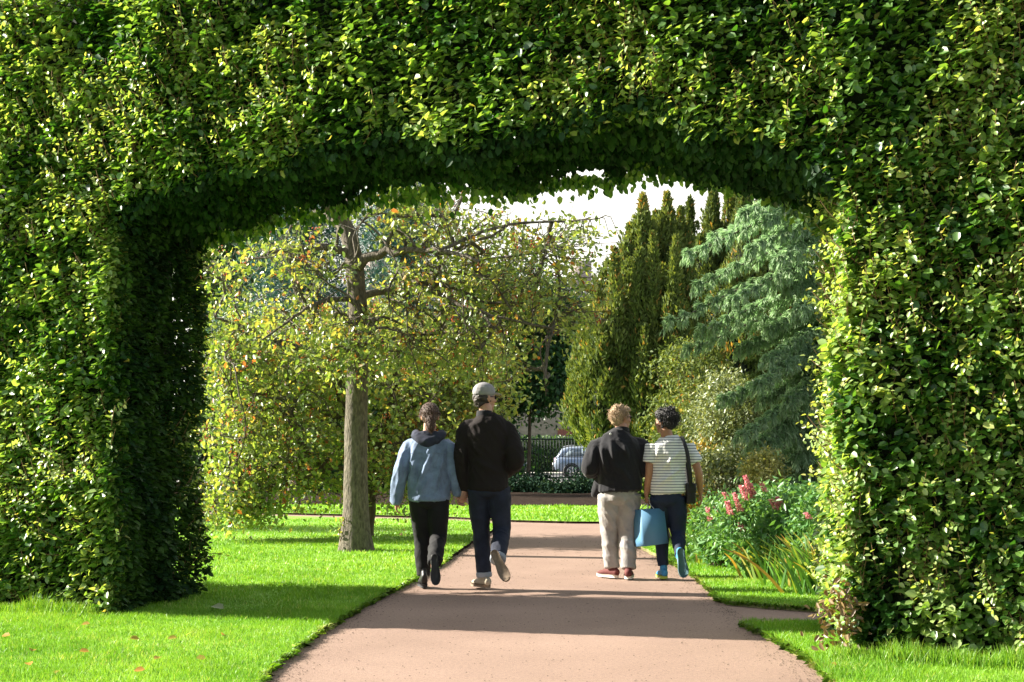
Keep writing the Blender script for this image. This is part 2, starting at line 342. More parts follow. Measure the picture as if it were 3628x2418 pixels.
def hedge():
    root = empty('hedge', (-2.95, 11.1, 0), 'tall clipped beech hedge cut through by a wide arched opening over the path', 'hedge')
    allV, allF, allT, o = [], [], [], 0; sV, sF, sT, so_ = [], [], [], 0
    spec = [('F', 92000, -1.5, 7.0, 4.75, .062, .15), ('C', 4500, 0, 0, 0, .06, .12), ('L', 17000, 0, 0, 0, .055, .12), ('R', 17000, 0, 0, 0, .064, .14), ('S', 26000, 0, 0, 0, .056, .14),
            ('F', 5000, -5, -1.5, HT, .09, .16), ('F', 5000, 7, 11, HT, .09, .16), ('B', 15000, -5, 11, HT, .08, .16), ('T', 5000, -5, 11, HT, .09, .16)]
    for kd, n, u0, u1, z1, sz, dep in spec:
        P, Nn = hedge_surface(kd, n, u0, u1, z1); n = len(P)
        big = vnoise(P, .75, 1); med = vnoise(P, .22, 2)
        off = (big-.5)*.13+(med-.5)*.17
        depth = rng.random(n)**1.3*dep*1.15
        P = P+Nn*(off-depth+.03)[:, None]+rng.normal(0, .012, (n, 3))
        down = np.array([0, 0, -1.])
        if kd == 'S':
            D = unit(down*1.0+rng.normal(0, .55, (n, 3))); NN = unit(nF*.7+rng.normal(0, .6, (n, 3)))
        elif kd == 'T':
            D = unit(rng.normal(0, 1, (n, 3))*[1, 1, .3]); NN = unit(np.array([0, 0, 1.])+rng.normal(0, .4, (n, 3)))
        else:
            D = unit(Nn*.75+down*.18+rng.normal(0, 1, (n, 3))*[.75, .75, .4]); NN = unit(Nn*.38+np.array([-.45, .04, .95])+rng.normal(0, .36, (n, 3)))
        L = sz*rng.uniform(.65, 1.3, n); W = L*rng.uniform(.6, .8, n)
        tint = .42*rng.random(n)+.62*vnoise(P, .28, 4)-.03
        if kd == 'L': tint = tint+.22  # painted shade kept lighter on the left jamb than on the soffit
        y = rng.random(n); tint[y < .02] = .9; tint[y < .003] = 1.; tint = np.clip(tint, 0, 1)
        V, F_, T = leaf_arrays(P, NN, D, L, W, tint, simple=(sz > .07))
        if sz > .07: F_ = np.hstack([F_, F_[:, -1:]])[:, :3]
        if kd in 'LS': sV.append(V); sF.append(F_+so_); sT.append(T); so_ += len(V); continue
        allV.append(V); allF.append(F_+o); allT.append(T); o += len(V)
    np_obj('foliage', np.concatenate(allV), allF, M['hedge'], root, np.concatenate(allT)); np_obj('inner_foliage', np.concatenate(sV), sF, M['hedge_painted_shade'], root, np.concatenate(sT))
    # young upright shoots standing out of the clipped face
    P, Nn = hedge_surface('F', 7500, -1.5, 7.0, 4.75)
    P2, N2 = hedge_surface('R', 1500, 0, 0); P3, N3 = hedge_surface('L', 900, 0, 0); k3 = (P3[:, 1] > 12.15); P3, N3 = P3[k3]+[0, .1, 0], N3[k3]+[0, .5, 0]
    P = np.concatenate([P, P2, P3]); Nn = np.concatenate([Nn, N2, N3])
    keep = vnoise(P, .5, 8)+.25*rng.random(len(P)) > .56; P, Nn = P[keep], Nn[keep]
    stems, LP, LN, LD, LL, LT = [], [], [], [], [], []
    for p, nn in zip(P, Nn):
        p = p+nn*((vnoise(p[None], .75, 1)[0]-.5)*.16-.05)
        ln = random.uniform(.10, .30); side = rng.normal(0, .6, 3)
        d = unit(nn*random.uniform(.35, .8)+np.array([0, 0, .9])+side*.8+np.array([-.12, 0, 0]))
        k = 5; pts = [p+d*ln*q/(k-1)+np.array([0, 0, .04])*(q/(k-1))**2-nn*.05*(q/(k-1))**2 for q in range(k)]
        stems.append((pts, np.linspace(.0036, .0016, k)))
        m = int(ln/.026); sgn = 1; sd = unit(np.cross(d, nn)+rng.normal(0, .3, 3))
        for q in range(m):
            f = (q+1)/m; b = p+d*ln*f; sgn = -sgn
            LP.append(b); LD.append(unit(sd*sgn+d*.35+nn*.35+rng.normal(0, .25, 3))); LN.append(unit(np.array([-.45, 0, .9])+nn*.35+rng.normal(0, .35, 3)))
            LL.append(.060*(1.05-.5*f)*random.uniform(.75, 1.15)); LT.append(np.clip(.60+.25*f+random.uniform(-.15, .12), 0, .93))
    LL = np.array(LL); V, F_, T = leaf_arrays(np.array(LP), np.array(LN), np.array(LD), LL, LL*.66, np.array(LT))
    np_obj('shoot_leaves', V, F_, M['hedge'], root, T)
    # leaf fringe hanging from the soffit's far edge
    V, F_ = tubes(stems, 4)
    np_obj('twigs', V, F_, M['twig'], root)
    n = 1600; u = rng.uniform(.02, U1-.02, n); t = 1+rng.normal(0, .05, n)
    P = hp(u, t, arch(u)-.02-np.abs(rng.normal(0, .06, n))*(vnoise(np.stack([u, u*0, u*0], 1), .35, 5)*2))
    D = unit(np.array([0, 0, -1.])+rng.normal(0, .4, (n, 3))); NN = unit(nF+rng.normal(0, .5, (n, 3)))
    L = rng.uniform(.045, .075, n); V, F_, T = leaf_arrays(P, NN, D, L, L*.68, rng.uniform(.1, .7, n))
    np_obj('hanging_leaves', V, F_, M['hedge'], root, T)
    # dry brown patch low on the right jamb
    n = 170; c = hp(np.array([5.38]), np.array([.0]), np.array([.26]))[0]
    P = c+rng.normal(0, 1, (n, 3))*[.07, .05, .11]+nF*.06; P[:, 2] = np.maximum(P[:, 2], .06)
    L = rng.uniform(.035, .06, n); V, F_, T = leaf_arrays(P, unit(nF+rng.normal(0, .7, (n, 3))), unit(rng.normal(0, 1, (n, 3))+[0, 0, -.4]), L, L*.5, rng.random(n), fold=.7)
    np_obj('dry_leaves', V, F_, M['dry'], root, T)
    # added dark hull closing the gaps, inner shade put into its colour
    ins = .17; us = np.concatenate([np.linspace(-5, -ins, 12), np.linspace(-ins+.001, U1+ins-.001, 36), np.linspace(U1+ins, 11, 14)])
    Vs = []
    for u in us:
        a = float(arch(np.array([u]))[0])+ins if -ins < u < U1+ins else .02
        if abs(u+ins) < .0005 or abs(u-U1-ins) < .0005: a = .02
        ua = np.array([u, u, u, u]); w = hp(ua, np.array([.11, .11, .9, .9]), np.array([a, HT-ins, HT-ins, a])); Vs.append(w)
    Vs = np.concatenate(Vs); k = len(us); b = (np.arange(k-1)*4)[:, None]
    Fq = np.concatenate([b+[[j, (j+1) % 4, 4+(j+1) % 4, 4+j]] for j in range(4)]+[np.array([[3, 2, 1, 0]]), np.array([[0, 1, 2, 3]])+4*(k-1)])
    np_obj('shade_fill_hull', Vs, Fq, M['hedge_core'], root)
    # woody stems at the foot
    st = []
    for q in range(90):
        u = random.choice([random.uniform(-3, -.05), random.uniform(U1+.05, 9)]); t = random.uniform(.18, .6)
        b0 = hp(np.array([u]), np.array([t]), np.array([0.]))[0]; st.append(([b0, b0+[random.uniform(-.05, .05), 0, .2], b0+[random.uniform(-.1, .1), 0, .4]], [.016, .013, .009]))
    V, F_ = tubes(st, 6); np_obj('stems', V, F_, M['bark_d'], root)
    return root
hedge()

# ------------------------------------------------------------------ trees and shrubs
def cluster_leaves(Cn, per, rad, size, up=.6, droop=.4, aspect=.6, simple=False, tintf=None, spread=(1, 1, .7), spray=False):
    n = len(Cn)*per
    if spray:
        dr = unit(rng.normal(0, 1, (len(Cn), 3))*[1, 1, .5]+[0, 0, -.35]); t_ = rng.uniform(-1, 1, (n, 1))
        P = np.repeat(Cn, per, 0)+np.repeat(dr, per, 0)*t_*rad*1.9-np.array([0, 0, 1.])*t_**2*rad*.4+rng.normal(0, 1, (n, 3))*rad*.33
    else: P = np.repeat(Cn, per, 0)+rng.normal(0, 1, (n, 3))*rad*np.array(spread)
    D = unit(rng.normal(0, 1, (n, 3))+[0, 0, -droop]); NN = unit(rng.normal(0, .7, (n, 3))+[0, 0, up])
    L = size*rng.uniform(.6, 1.3, n)
    t = np.clip(rng.random(n)*.6+.5*np.repeat(rng.random(len(Cn)), per)-.02, 0, 1) if tintf is None else tintf(P, n)
    return leaf_arrays(P, NN, D, L, L*aspect, t, simple=simple)
def limb(pts, r0, r1, n=14, wob=0.0):
    s = spline(pts, n); s[1:-1] += rng.normal(0, wob, (n-2, 3)); return (s, np.linspace(r0, r1, n))
def crown_tree(name, base, trunk_pts, limbs, ells, ncl, per, size, m, label, cat='tree', group=None, r0=.14, bark='bark', rad=.22, gap=.42, gs=.9,
               twr=.008, berries=0, aspect=.6, simple=False, tintf=None, tw=True, droop=.4, flare=1.25, trunk_n=22, r1=None, twisty=0):
    root = empty(name, base, label, cat, group)
    tp = spline(trunk_pts, trunk_n); rr = np.linspace(r0, r1 or r0*.35, trunk_n); rr[0] *= flare; rr[1] *= 1+(flare-1)*.35
    paths = [(tp, rr)]; sk = [tp[trunk_n//3:]]
    for pts, a, b in limbs:
        l = limb(pts, a, b, 14, a*.25); paths.append(l); sk.append(l[0])
    # cluster centres inside the crown lobes
    Cs = []
    tot = sum(e[2] if len(e) > 2 else 1 for e in ells)
    for e in ells:
        c, r = np.array(e[0]), np.array(e[1]); w = (e[2] if len(e) > 2 else 1)/tot; n = int(ncl*w*2.2)
        q = unit(rng.normal(0, 1, (n, 3)))*(rng.random((n, 1))**.45)*r+c
        q = q[vnoise(q, gs, 11)+.2*rng.random(len(q)) > gap]; Cs.append(q[:int(ncl*w)])
        far_pt = sk[0][-1] if len(sk) == 1 else np.concatenate(sk)[np.argmin(((np.concatenate(sk)-c)**2).sum(1))]
        l = limb([far_pt, (far_pt+c)/2+rng.normal(0, .1, 3)*r.mean(), c], min(.035, max(.02, r0*.3)) if simple else (.006 if r[0] < .15 else max(.02, r0*.3)*(.6 if twisty else 1)), .012 if r[0] > .15 else .003, 9, .02); paths.append(l); sk.append(l[0])
    Cn = np.concatenate(Cs)
    for _ in range(twisty):
        q = random.choice(sk[1:]); p = q[random.randrange(2, len(q)-1)]; goal = Cn[rng.integers(len(Cn))]
        if np.linalg.norm(goal-p) > 2.6: continue
        d = unit(goal-p+rng.normal(0, .3, 3)); pts = [p]; st = np.linalg.norm(goal-p)/6
        for k in range(7): d = unit(d*.7+unit(goal-pts[-1])*.35+rng.normal(0, .38, 3)); pts.append(pts[-1]+d*st)
        l = (spline(pts, 20), np.linspace(random.uniform(.014, .026), .005, 20)); paths.append(l); sk.append(l[0])
    S = np.concatenate(sk)
    if tw:
        tws = []
        for c in Cn:
            s = S[np.argmin(((S-c)**2).sum(1)+rng.random(len(S))*.05)]
            mid = (s+c)/2+rng.normal(0, .12, 3)*np.linalg.norm(c-s)
            p = spline([s, mid, c, c+unit(c-s)*rad*.9+rng.normal(0, .08, 3)], 7); tws.append((p, np.linspace(twr*1.6, twr*.4, 7)))
            if random.random() < .12:
                b = p[4]; tws.append((spline([b, b+rng.normal(0, 1, 3)*rad*.8, b+rng.normal(0, 1, 3)*rad*1.2], 4), np.linspace(twr*.8, twr*.3, 4)))
    tV, tF = tubes(paths, 18)
    tV = tV+rng.normal(0, .0015, tV.shape); nn_ = vnoise(tV*np.array([1, 1, .25]), .035, 21)-.5; ax_ = tp[np.argmin(((tV[:, None, 2]-tp[None, :, 2])**2), 1)]
    tV[:len(tp)*18, :2] += (unit((tV-ax_)[:, :2])*nn_[:, None]*min(.028, r0*.17))[:len(tp)*18]
    np_obj('trunk', tV, tF, M[bark], root, smooth=True)
    if tw:
        V, F_ = tubes(tws, 4); np_obj('twigs', V, F_, M[bark], root)
    V, F_, T = cluster_leaves(Cn, per, rad, size, aspect=aspect, simple=simple, tintf=tintf, droop=droop, spray=twisty > 0)
    np_obj('crown', V, F_, M[m], root, T)
    if berries:
        Bc = Cn[rng.permutation(len(Cn))[:berries]]
        P = np.repeat(Bc, 9, 0)+rng.normal(0, .03, (len(Bc)*9, 3))
        oc = np.array([[1, 0, 0], [-1, 0, 0], [0, 1, 0], [0, -1, 0], [0, 0, 1], [0, 0, -1.]])*.011
        V = (P[:, None]+oc[None]).reshape(-1, 3); of = np.array([[0, 2, 4], [2, 1, 4], [1, 3, 4], [3, 0, 4], [2, 0, 5], [1, 2, 5], [3, 1, 5], [0, 3, 5]])
        np_obj('berries', V, ((np.arange(len(P))*6)[:, None, None]+of[None]).reshape(-1, 3), M['berry'], root)
    return root
def A(px, py, Y): return tuple(at(px, py, Y))
def ell(px, py, Y, rx, ry, rz, w=1):     # centre and half-sizes given in metres through the picture scale
    return (at(px, py, Y), (rx/F*Y, ry, rz/F*Y), w)
# main tree on the left lawn
tY = 18
crown_tree('rowan_tree', (-1.87, 18, LH), [(-1.87, 18, LH-.03), A(355.5, 500, tY), A(356, 440, tY), A(357, 380, tY), A(358, 320, tY), A(354, 263, tY), A(349, 238, tY), A(341, 217, tY), A(324, 201, 17.8), A(300, 150, 17.6)],
    [([A(350, 255, tY), A(324, 247, 17.8), A(304, 248, 17.6), A(284, 251, 17.4), A(248, 259, 17.0)], .055, .012),
     ([A(345, 230, tY), A(330, 218, 18.3), A(313, 207, 18.6), A(290, 170, 19)], .06, .02),
     ([A(356, 268, tY), A(370, 256, 17.9), A(389, 251, 17.8), A(410, 250, 17.6), A(442, 249, 17.2), A(480, 262, 16.9)], .07, .014),
     ([A(405, 250, 17.7), A(424, 246, 17.9), A(442, 227, 18), A(457, 214, 18.2), A(470, 160, 18.5)], .045, .014),
     ([A(357, 300, tY), A(384, 290, 18.4), A(420, 292, 18.8), A(470, 282, 19), A(540, 300, 19.2), A(610, 322, 19.2)], .05, .010),
     ([A(400, 272, 18.2), A(450, 300, 17.6), A(500, 318, 17.4), A(560, 330, 17.3)], .03, .008),
     ([A(356, 300, tY), A(327, 300, 17.7), A(308, 308, 17.4), A(291, 319, 17.2), A(262, 340, 17)], .035, .010),
     ([A(357, 335, tY), A(366, 330, 17.8), A(372, 320, 17.6), A(376, 322, 17.5)], .05, .03),
     ([A(440, 250, 17.2), A(500, 226, 17.4), A(560, 222, 17.5), A(600, 218, 17.4)], .022, .006),
     ([A(560, 330, 17.3), A(541, 345, 17.2), A(544, 372, 17.2), A(546, 396, 17.2)], .010, .004),
     ([A(341, 217, tY), A(352, 190, 18.2), A(360, 140, 18.4)], .05, .02)],
    [ell(290, 255, 17.4, 65, .9, 38, .6), ell(395, 215, 17.8, 60, 1.1, 30, .55), ell(470, 232, 18.0, 75, 1.3, 42, 1.0), ell(545, 258, 18.2, 80, 1.2, 48, 1.2), ell(440, 292, 18.2, 85, 1.3, 36, 1.1),
     ell(535, 305, 18, 78, 1.0, 38, 1.1), ell(300, 322, 17.8, 75, 1.2, 30, .8), ell(415, 345, 18.6, 85, 1.2, 38, 1.2), ell(480, 340, 17.8, 60, 1.0, 40, .8), ell(352, 345, 17.3, 42, .5, 34, .55), ell(546, 390, 17.2, 5, .06, 18, .05), ell(360, 120, 18.3, 120, 2, 60, .5)],
    1100, 11, .07, 'sorbus', 'large rowan tree with bare grey trunk standing in the sunny lawn', group=None, r0=.155, rad=.16, gap=.45, gs=.5, twisty=50, berries=110, twr=.0045, aspect=.55, flare=1.5, r1=.072)
crown_tree('rowan_tree', (-2.07, 20.9, LH), [at(366, 536, 20.9), at(369, 515, 20.9), at(371, 480, 20.9), at(380, 440, 21), at(392, 400, 21), at(400, 350, 21)],
    [([A(372, 488, 20.9), A(355, 470, 20.8), A(335, 468, 20.6), A(300, 480, 20.4)], .05, .012), ([A(374, 470, 20.9), A(384, 455, 20.8), A(400, 440, 20.6), A(430, 430, 20.4)], .045, .012),
     ([A(372, 470, 20.9), A(365, 430, 21.2), A(360, 380, 21.4)], .05, .015)],
    [ell(405, 400, 20.8, 55, 1.3, 70, 1.4), ell(445, 440, 20.6, 45, 1.1, 62, 1.2), ell(395, 470, 20.6, 38, 1.0, 40, .8), ell(460, 370, 21, 50, 1.1, 50, 1), ell(385, 340, 21.2, 60, 1.2, 45, 1), ell(487, 400, 21, 28, .9, 55, .6)],
    950, 13, .072, 'sorbus', 'smaller dark stemmed rowan tree half hidden behind the bare grey trunk', r0=.10, bark='bark_d', rad=.2, gap=.28, gs=.5, berries=70, twr=.0045, twisty=30)
crown_tree('rowan_tree', (-2.32, 21.5, LH), [(-2.32, 21.5, LH-.03), at(351, 480, 21.5), at(346, 420, 21.5), at(334, 360, 21.5), at(323, 321, 21.5), at(310, 308, 21.4), at(298, 292, 21.4), at(290, 267, 21.3), at(284, 250, 21.2)],
    [([A(346, 420, 21.5), A(290, 400, 21), A(240, 392, 20.5)], .05, .012), ([A(334, 360, 21.5), A(290, 345, 21), A(250, 330, 20.6), A(215, 318, 20.4)], .06, .014),
     ([A(350, 470, 21.5), A(290, 462, 20.8), A(240, 478, 20.2), A(225, 500, 20)], .03, .008)],
    [ell(270, 375, 21, 75, 1.4, 62, 2), ell(235, 345, 20.8, 42, 1.0, 42, .8), ell(250, 430, 20.6, 52, 1.2, 48, 1.3), ell(305, 440, 20.8, 45, 1.2, 45, 1.3), ell(240, 485, 20.2, 34, .9, 24, .7), ell(222, 275, 21, 26, .7, 38, .25), ell(232, 505, 20.0, 28, .7, 18, .5), ell(262, 508, 20.2, 14, .5, 12, .2), ell(320, 385, 21.8, 40, 1, 50, .9), ell(300, 485, 20.8, 50, .8, 16, .4)],
    1250, 11, .075, 'sorbus_c', 'autumn tinted rowan tree full of orange berries beside the left jamb of the hedge', r0=.10, bark='bark', rad=.2, gap=.33, gs=.5, berries=110, twr=.0045, twisty=40)
# a tree outside the picture to the left whose shade crosses the lawn
crown_tree('rowan_tree', (-10.5, 24.5, LH), [(-10.5, 24.5, LH), (-10.5, 24.5, 2), (-10.3, 24.5, 4.2)], [], [((-10.5, 24.5, 4), (1.7, 1.0, 1.3))],
    260, 9, .11, 'mid_leaf', 'round headed young tree on the lawn far behind the left hedge', r0=.09, gap=.3, twr=.008, simple=True)
# a shrub-like filler of broadleaf trees in the distance
def bigtree(px, pyc, Y, rx, ry, m, label, n=700, per=26, size=.16, seed=0, trunk=True, name='broadleaf_tree', rad=.5, group='trees at the edge of the garden', gap=.3, lobes=7):
    c = at(px, pyc, Y); rxm, rzm = rx/F*Y, ry/F*Y; ells = [(c, (rxm*.75, rxm*.7, rzm*.8), 2)]
    for k in range(lobes):
        a = k*2.4+seed; q = random.uniform(-.7, .75)
        ells.append((c+np.array([math.cos(a)*rxm*.6, math.sin(a)*rxm*.5, q*rzm]), (rxm*random.uniform(.3, .5), rxm*.4, rzm*random.uniform(.25, .4)), .7))
    b = (c[0], Y, .05)
    return crown_tree(name, b, [b, (c[0]+.05, Y, c[2]*.45), tuple(c)], [], ells, n, per, size, m, label, group=group, r0=(.07 if px == 528 else max(.15, rxm*.07)), bark='bark_d', rad=rad, gap=gap, gs=rxm*.3, twr=.014, simple=True)
bigtree(528, 345, 46, 66, 92, 'dark_leaf', 'dark green leafy tree with boughs hanging over the railings', gap=.12, lobes=10, n=1300, per=28, size=.17, rad=.42, seed=1)
bigtree(455, 420, 48, 75, 75, 'dark_leaf', 'dark green tree behind the two walkers on the left', n=600, per=24, size=.18, rad=.5, seed=2)
bigtree(215, 260, 50, 60, 60, 'mid_leaf', 'tall green tree rising beside the left jamb behind the rowans', n=500, per=24, size=.19, rad=.5, seed=8)
bigtree(230, 400, 47, 80, 85, 'mid_leaf', 'mid green bushy tree behind the autumn rowan', n=600, per=24, size=.19, rad=.5, seed=3)
bigtree(345, 410, 49, 75, 80, 'dark_leaf', 'dark green tree behind the bare grey trunk', n=600, per=24, size=.18, rad=.5, seed=6)
bigtree(505, 335, 96+14, 75, 55, 'mid_leaf', 'distant tree behind the stone house, above the roof', n=420, per=22, size=.4, rad=1.2, seed=4, group=None)
# blue pine: tiers of needle tufts on open boughs
def pine(px, Y, base_z, top_py, half, label, n=36, seed=3):
    x = (px-512)/F*Y; top = at(px, top_py, Y)[2]; rs = np.random.default_rng(seed)
    root = empty('pine_tree', (x, Y, .05), label, 'tree'); paths = [(spline([(x, Y, 0), (x+.2, Y, top*.5), (x-.1, Y, top)], 12), np.linspace(.35, .08, 12))]
    Cn = []
    for k in range(n):
        z = base_z+(top-base_z)*(k+.5)/n; a = k*2.4; f = 1-.55*((z-base_z)/(top-base_z))
        ln = half/F*Y*f*rs.uniform(.7, 1.1); d = np.array([math.cos(a), math.sin(a), .1])
        p = spline([(x, Y, z), np.array([x, Y, z])+d*ln*.5+[0, 0, .3], np.array([x, Y, z])+d*ln+[0, 0, rs.uniform(-.2, .5)]], 10); paths.append((p, np.linspace(.09, .02, 10)))
        for q in range(3, 10):
            for j in range(3): Cn.append(p[q]+rs.normal(0, 1, 3)*[.45, .45, .2]+[0, 0, .15])
    V, F_ = tubes(paths, 8); np_obj('trunk', V, F_, M['bark_d'], root)
    Cn = np.array(Cn); nn = len(Cn)*46; P = np.repeat(Cn, 46, 0)+rs.normal(0, .13, (nn, 3)); D = unit(P-np.repeat(Cn, 46, 0)+[0, 0, .06])
    L = rs.uniform(.12, .24, nn); V, F_, T = leaf_arrays(P, rs.normal(0, 1, (nn, 3)), D, L, np.full(nn, .022), np.clip(rs.random(nn)*.6+np.repeat(rs.random(len(Cn)), 46)*.4, 0, 1), simple=True)
    np_obj('crown', V, F_, M['pine'], root, T)
pine(300, 40, 3.2, 150, 62, 'blue green pine with open boughs behind the rowan, left of the grey trunk', 34, 3)
pine(402, 44, 4.2, 160, 58, 'blue green pine rising behind the crown of the rowan, right of the grey trunk', 30, 5)

# columnar conifers (yew like): spires of upright sprays
def yew(spires, Y, label, n, seed, size=.115, base_py=470):
    rs = np.random.default_rng(seed); c0 = at(spires[0][0], base_py, Y)
    root = empty('conifer_tree', (c0[0], Y, .05), label, 'tree', 'olive conifers'); Ps, Ns, Ds, cV, cF, o, tr = [], [], [], [], [], 0, []
    tot = sum(s[2]*(base_py-s[1]) for s in spires)
    for (px, top, hw, dy, bpy) in spires:
        b, t = at(px, bpy, Y+dy), at(px, top, Y+dy); r = hw/F*(Y+dy); h = t[2]-b[2]; k = int(n*hw*(base_py-top)/tot)
        f = rs.random(k)**1.1; a = rs.uniform(0, 6.283, k)
        ex = .66 if hw >= 22 else .85; prof = lambda f: np.minimum(1, (1-f)**ex*1.3)*np.minimum(1, .5+f*3)
        ax = np.stack([np.full(k, b[0]), np.full(k, b[1]), b[2]+f*h], 1)
        rd = r*prof(f)*(.78+.3*rs.random(k)**.7+1.1*(vnoise(ax+np.stack([np.cos(a), np.sin(a), 0*a], 1)*r, .38, seed)-.5))
        out = np.stack([np.cos(a), np.sin(a), 0*a], 1); P = ax+out*rd[:, None]
        Ps.append(P); Ns.append(out); Ds.append(unit(out*.45+np.array([0, 0, 1.])+rs.normal(0, .38, (k, 3))))
        for _ in range(int(hw*3.2)):
            f0 = rs.uniform(.05, .72); a0 = rs.uniform(0, 6.283); rr_ = r*float(prof(np.array([f0]))[0])*rs.uniform(.82, 1.02); bb_ = np.array([b[0]+math.cos(a0)*rr_, b[1]+math.sin(a0)*rr_, b[2]+f0*h]); hh = rs.uniform(.18, .42)*(Y+dy)/30; m_ = 60
            g = rs.random(m_); aa = rs.uniform(0, 6.283, m_); oo = np.stack([np.cos(aa), np.sin(aa), 0*aa], 1); ln_ = np.array([math.cos(a0)*.18, math.sin(a0)*.18, 1.])
            Ps.append(bb_+ln_*(g*hh)[:, None]+oo*(.10*(1-g)**.7)[:, None]); Ns.append(oo); Ds.append(unit(oo*.5+np.array([0, 0, .9])+rs.normal(0, .3, (m_, 3))))
        fs = np.linspace(0, .93, 14); ang = np.linspace(0, 6.283, 12, endpoint=False)
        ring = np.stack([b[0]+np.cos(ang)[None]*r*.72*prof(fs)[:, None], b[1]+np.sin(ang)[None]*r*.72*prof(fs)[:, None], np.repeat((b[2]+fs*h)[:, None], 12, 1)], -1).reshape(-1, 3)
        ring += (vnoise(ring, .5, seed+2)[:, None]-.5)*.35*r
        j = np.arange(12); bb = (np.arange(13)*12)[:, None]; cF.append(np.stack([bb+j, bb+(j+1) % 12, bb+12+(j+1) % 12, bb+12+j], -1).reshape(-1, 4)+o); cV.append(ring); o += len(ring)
        
        if px > 655 or px == 740: tr.append(([(b[0], b[1], 0), (b[0], b[1], b[2]+.4*h)], [.12, .05]))
    P = np.concatenate(Ps); nn = len(P); L = size*rs.uniform(.6, 1.3, nn)
    t = np.clip(rs.random(nn)*.45+.35*vnoise(P, .3, seed+5)+.55*vnoise(P, 1.1, seed+6)-.15, 0, 1); t[rs.random(nn) < .02+.05*(vnoise(P, .6, 9) > .6)] = .97
    V, F_, T = leaf_arrays(P, unit(np.concatenate(Ns)+rs.normal(0, .5, (nn, 3))), np.concatenate(Ds), L, L*.34, t, simple=True)
    np_obj('crown', V, F_, M['yew'], root, T)
    cV = np.concatenate(cV); np_obj('shade_fill_hull', cV, np.concatenate(cF), M['hedge_core'], root)  # added dark hull, painting shade into the gaps between sprays
    V, F_ = tubes(tr, 8); np_obj('trunk', V, F_, M['bark_d'], root)
yew([(643, 196, 11, 0, 300), (667, 195, 12, .3, 300), (656, 214, 12, .5, 300), (630, 226, 13, .1, 320), (681, 210, 12, .6, 320), (657, 232, 36, .4, 500), (626, 246, 26, -.2, 452), (609, 262, 25, -.4, 448), (595, 290, 24, -.8, 446), (630, 262, 42, -1.0, 470), (662, 268, 42, -.8, 490), (690, 290, 36, 0, 500), (612, 330, 38, -1.3, 450), (592, 350, 22, -1.4, 440), (642, 350, 40, -1.5, 490), (685, 380, 34, -.6, 500)]+[(random.uniform(592+k*6, 604+k*6), random.uniform(262, 300)-k*4+(k % 3)*34, random.uniform(11, 17), random.uniform(-2.2, -1.2), 452 if k < 6 else 495) for k in range(15)], 30,
    'olive green many spired conifer behind the two walkers on the right', 135000, 2)
yew([(690, 199, 11, 0, 330), (713, 180, 14, .4, 330), (730, 160, 18, .8, 400), (714, 206, 24, .3, 500), (742, 130, 26, .8, 500), (765, 150, 26, 0, 500), (702, 236, 32, -.4, 500), (742, 200, 36, -.8, 500), (725, 270, 44, -1.2, 500), (775, 190, 40, 1, 500), (790, 230, 34, 1, 500)], 34,
    'tall brownish olive conifer behind the drooping cedar', 85000, 4)

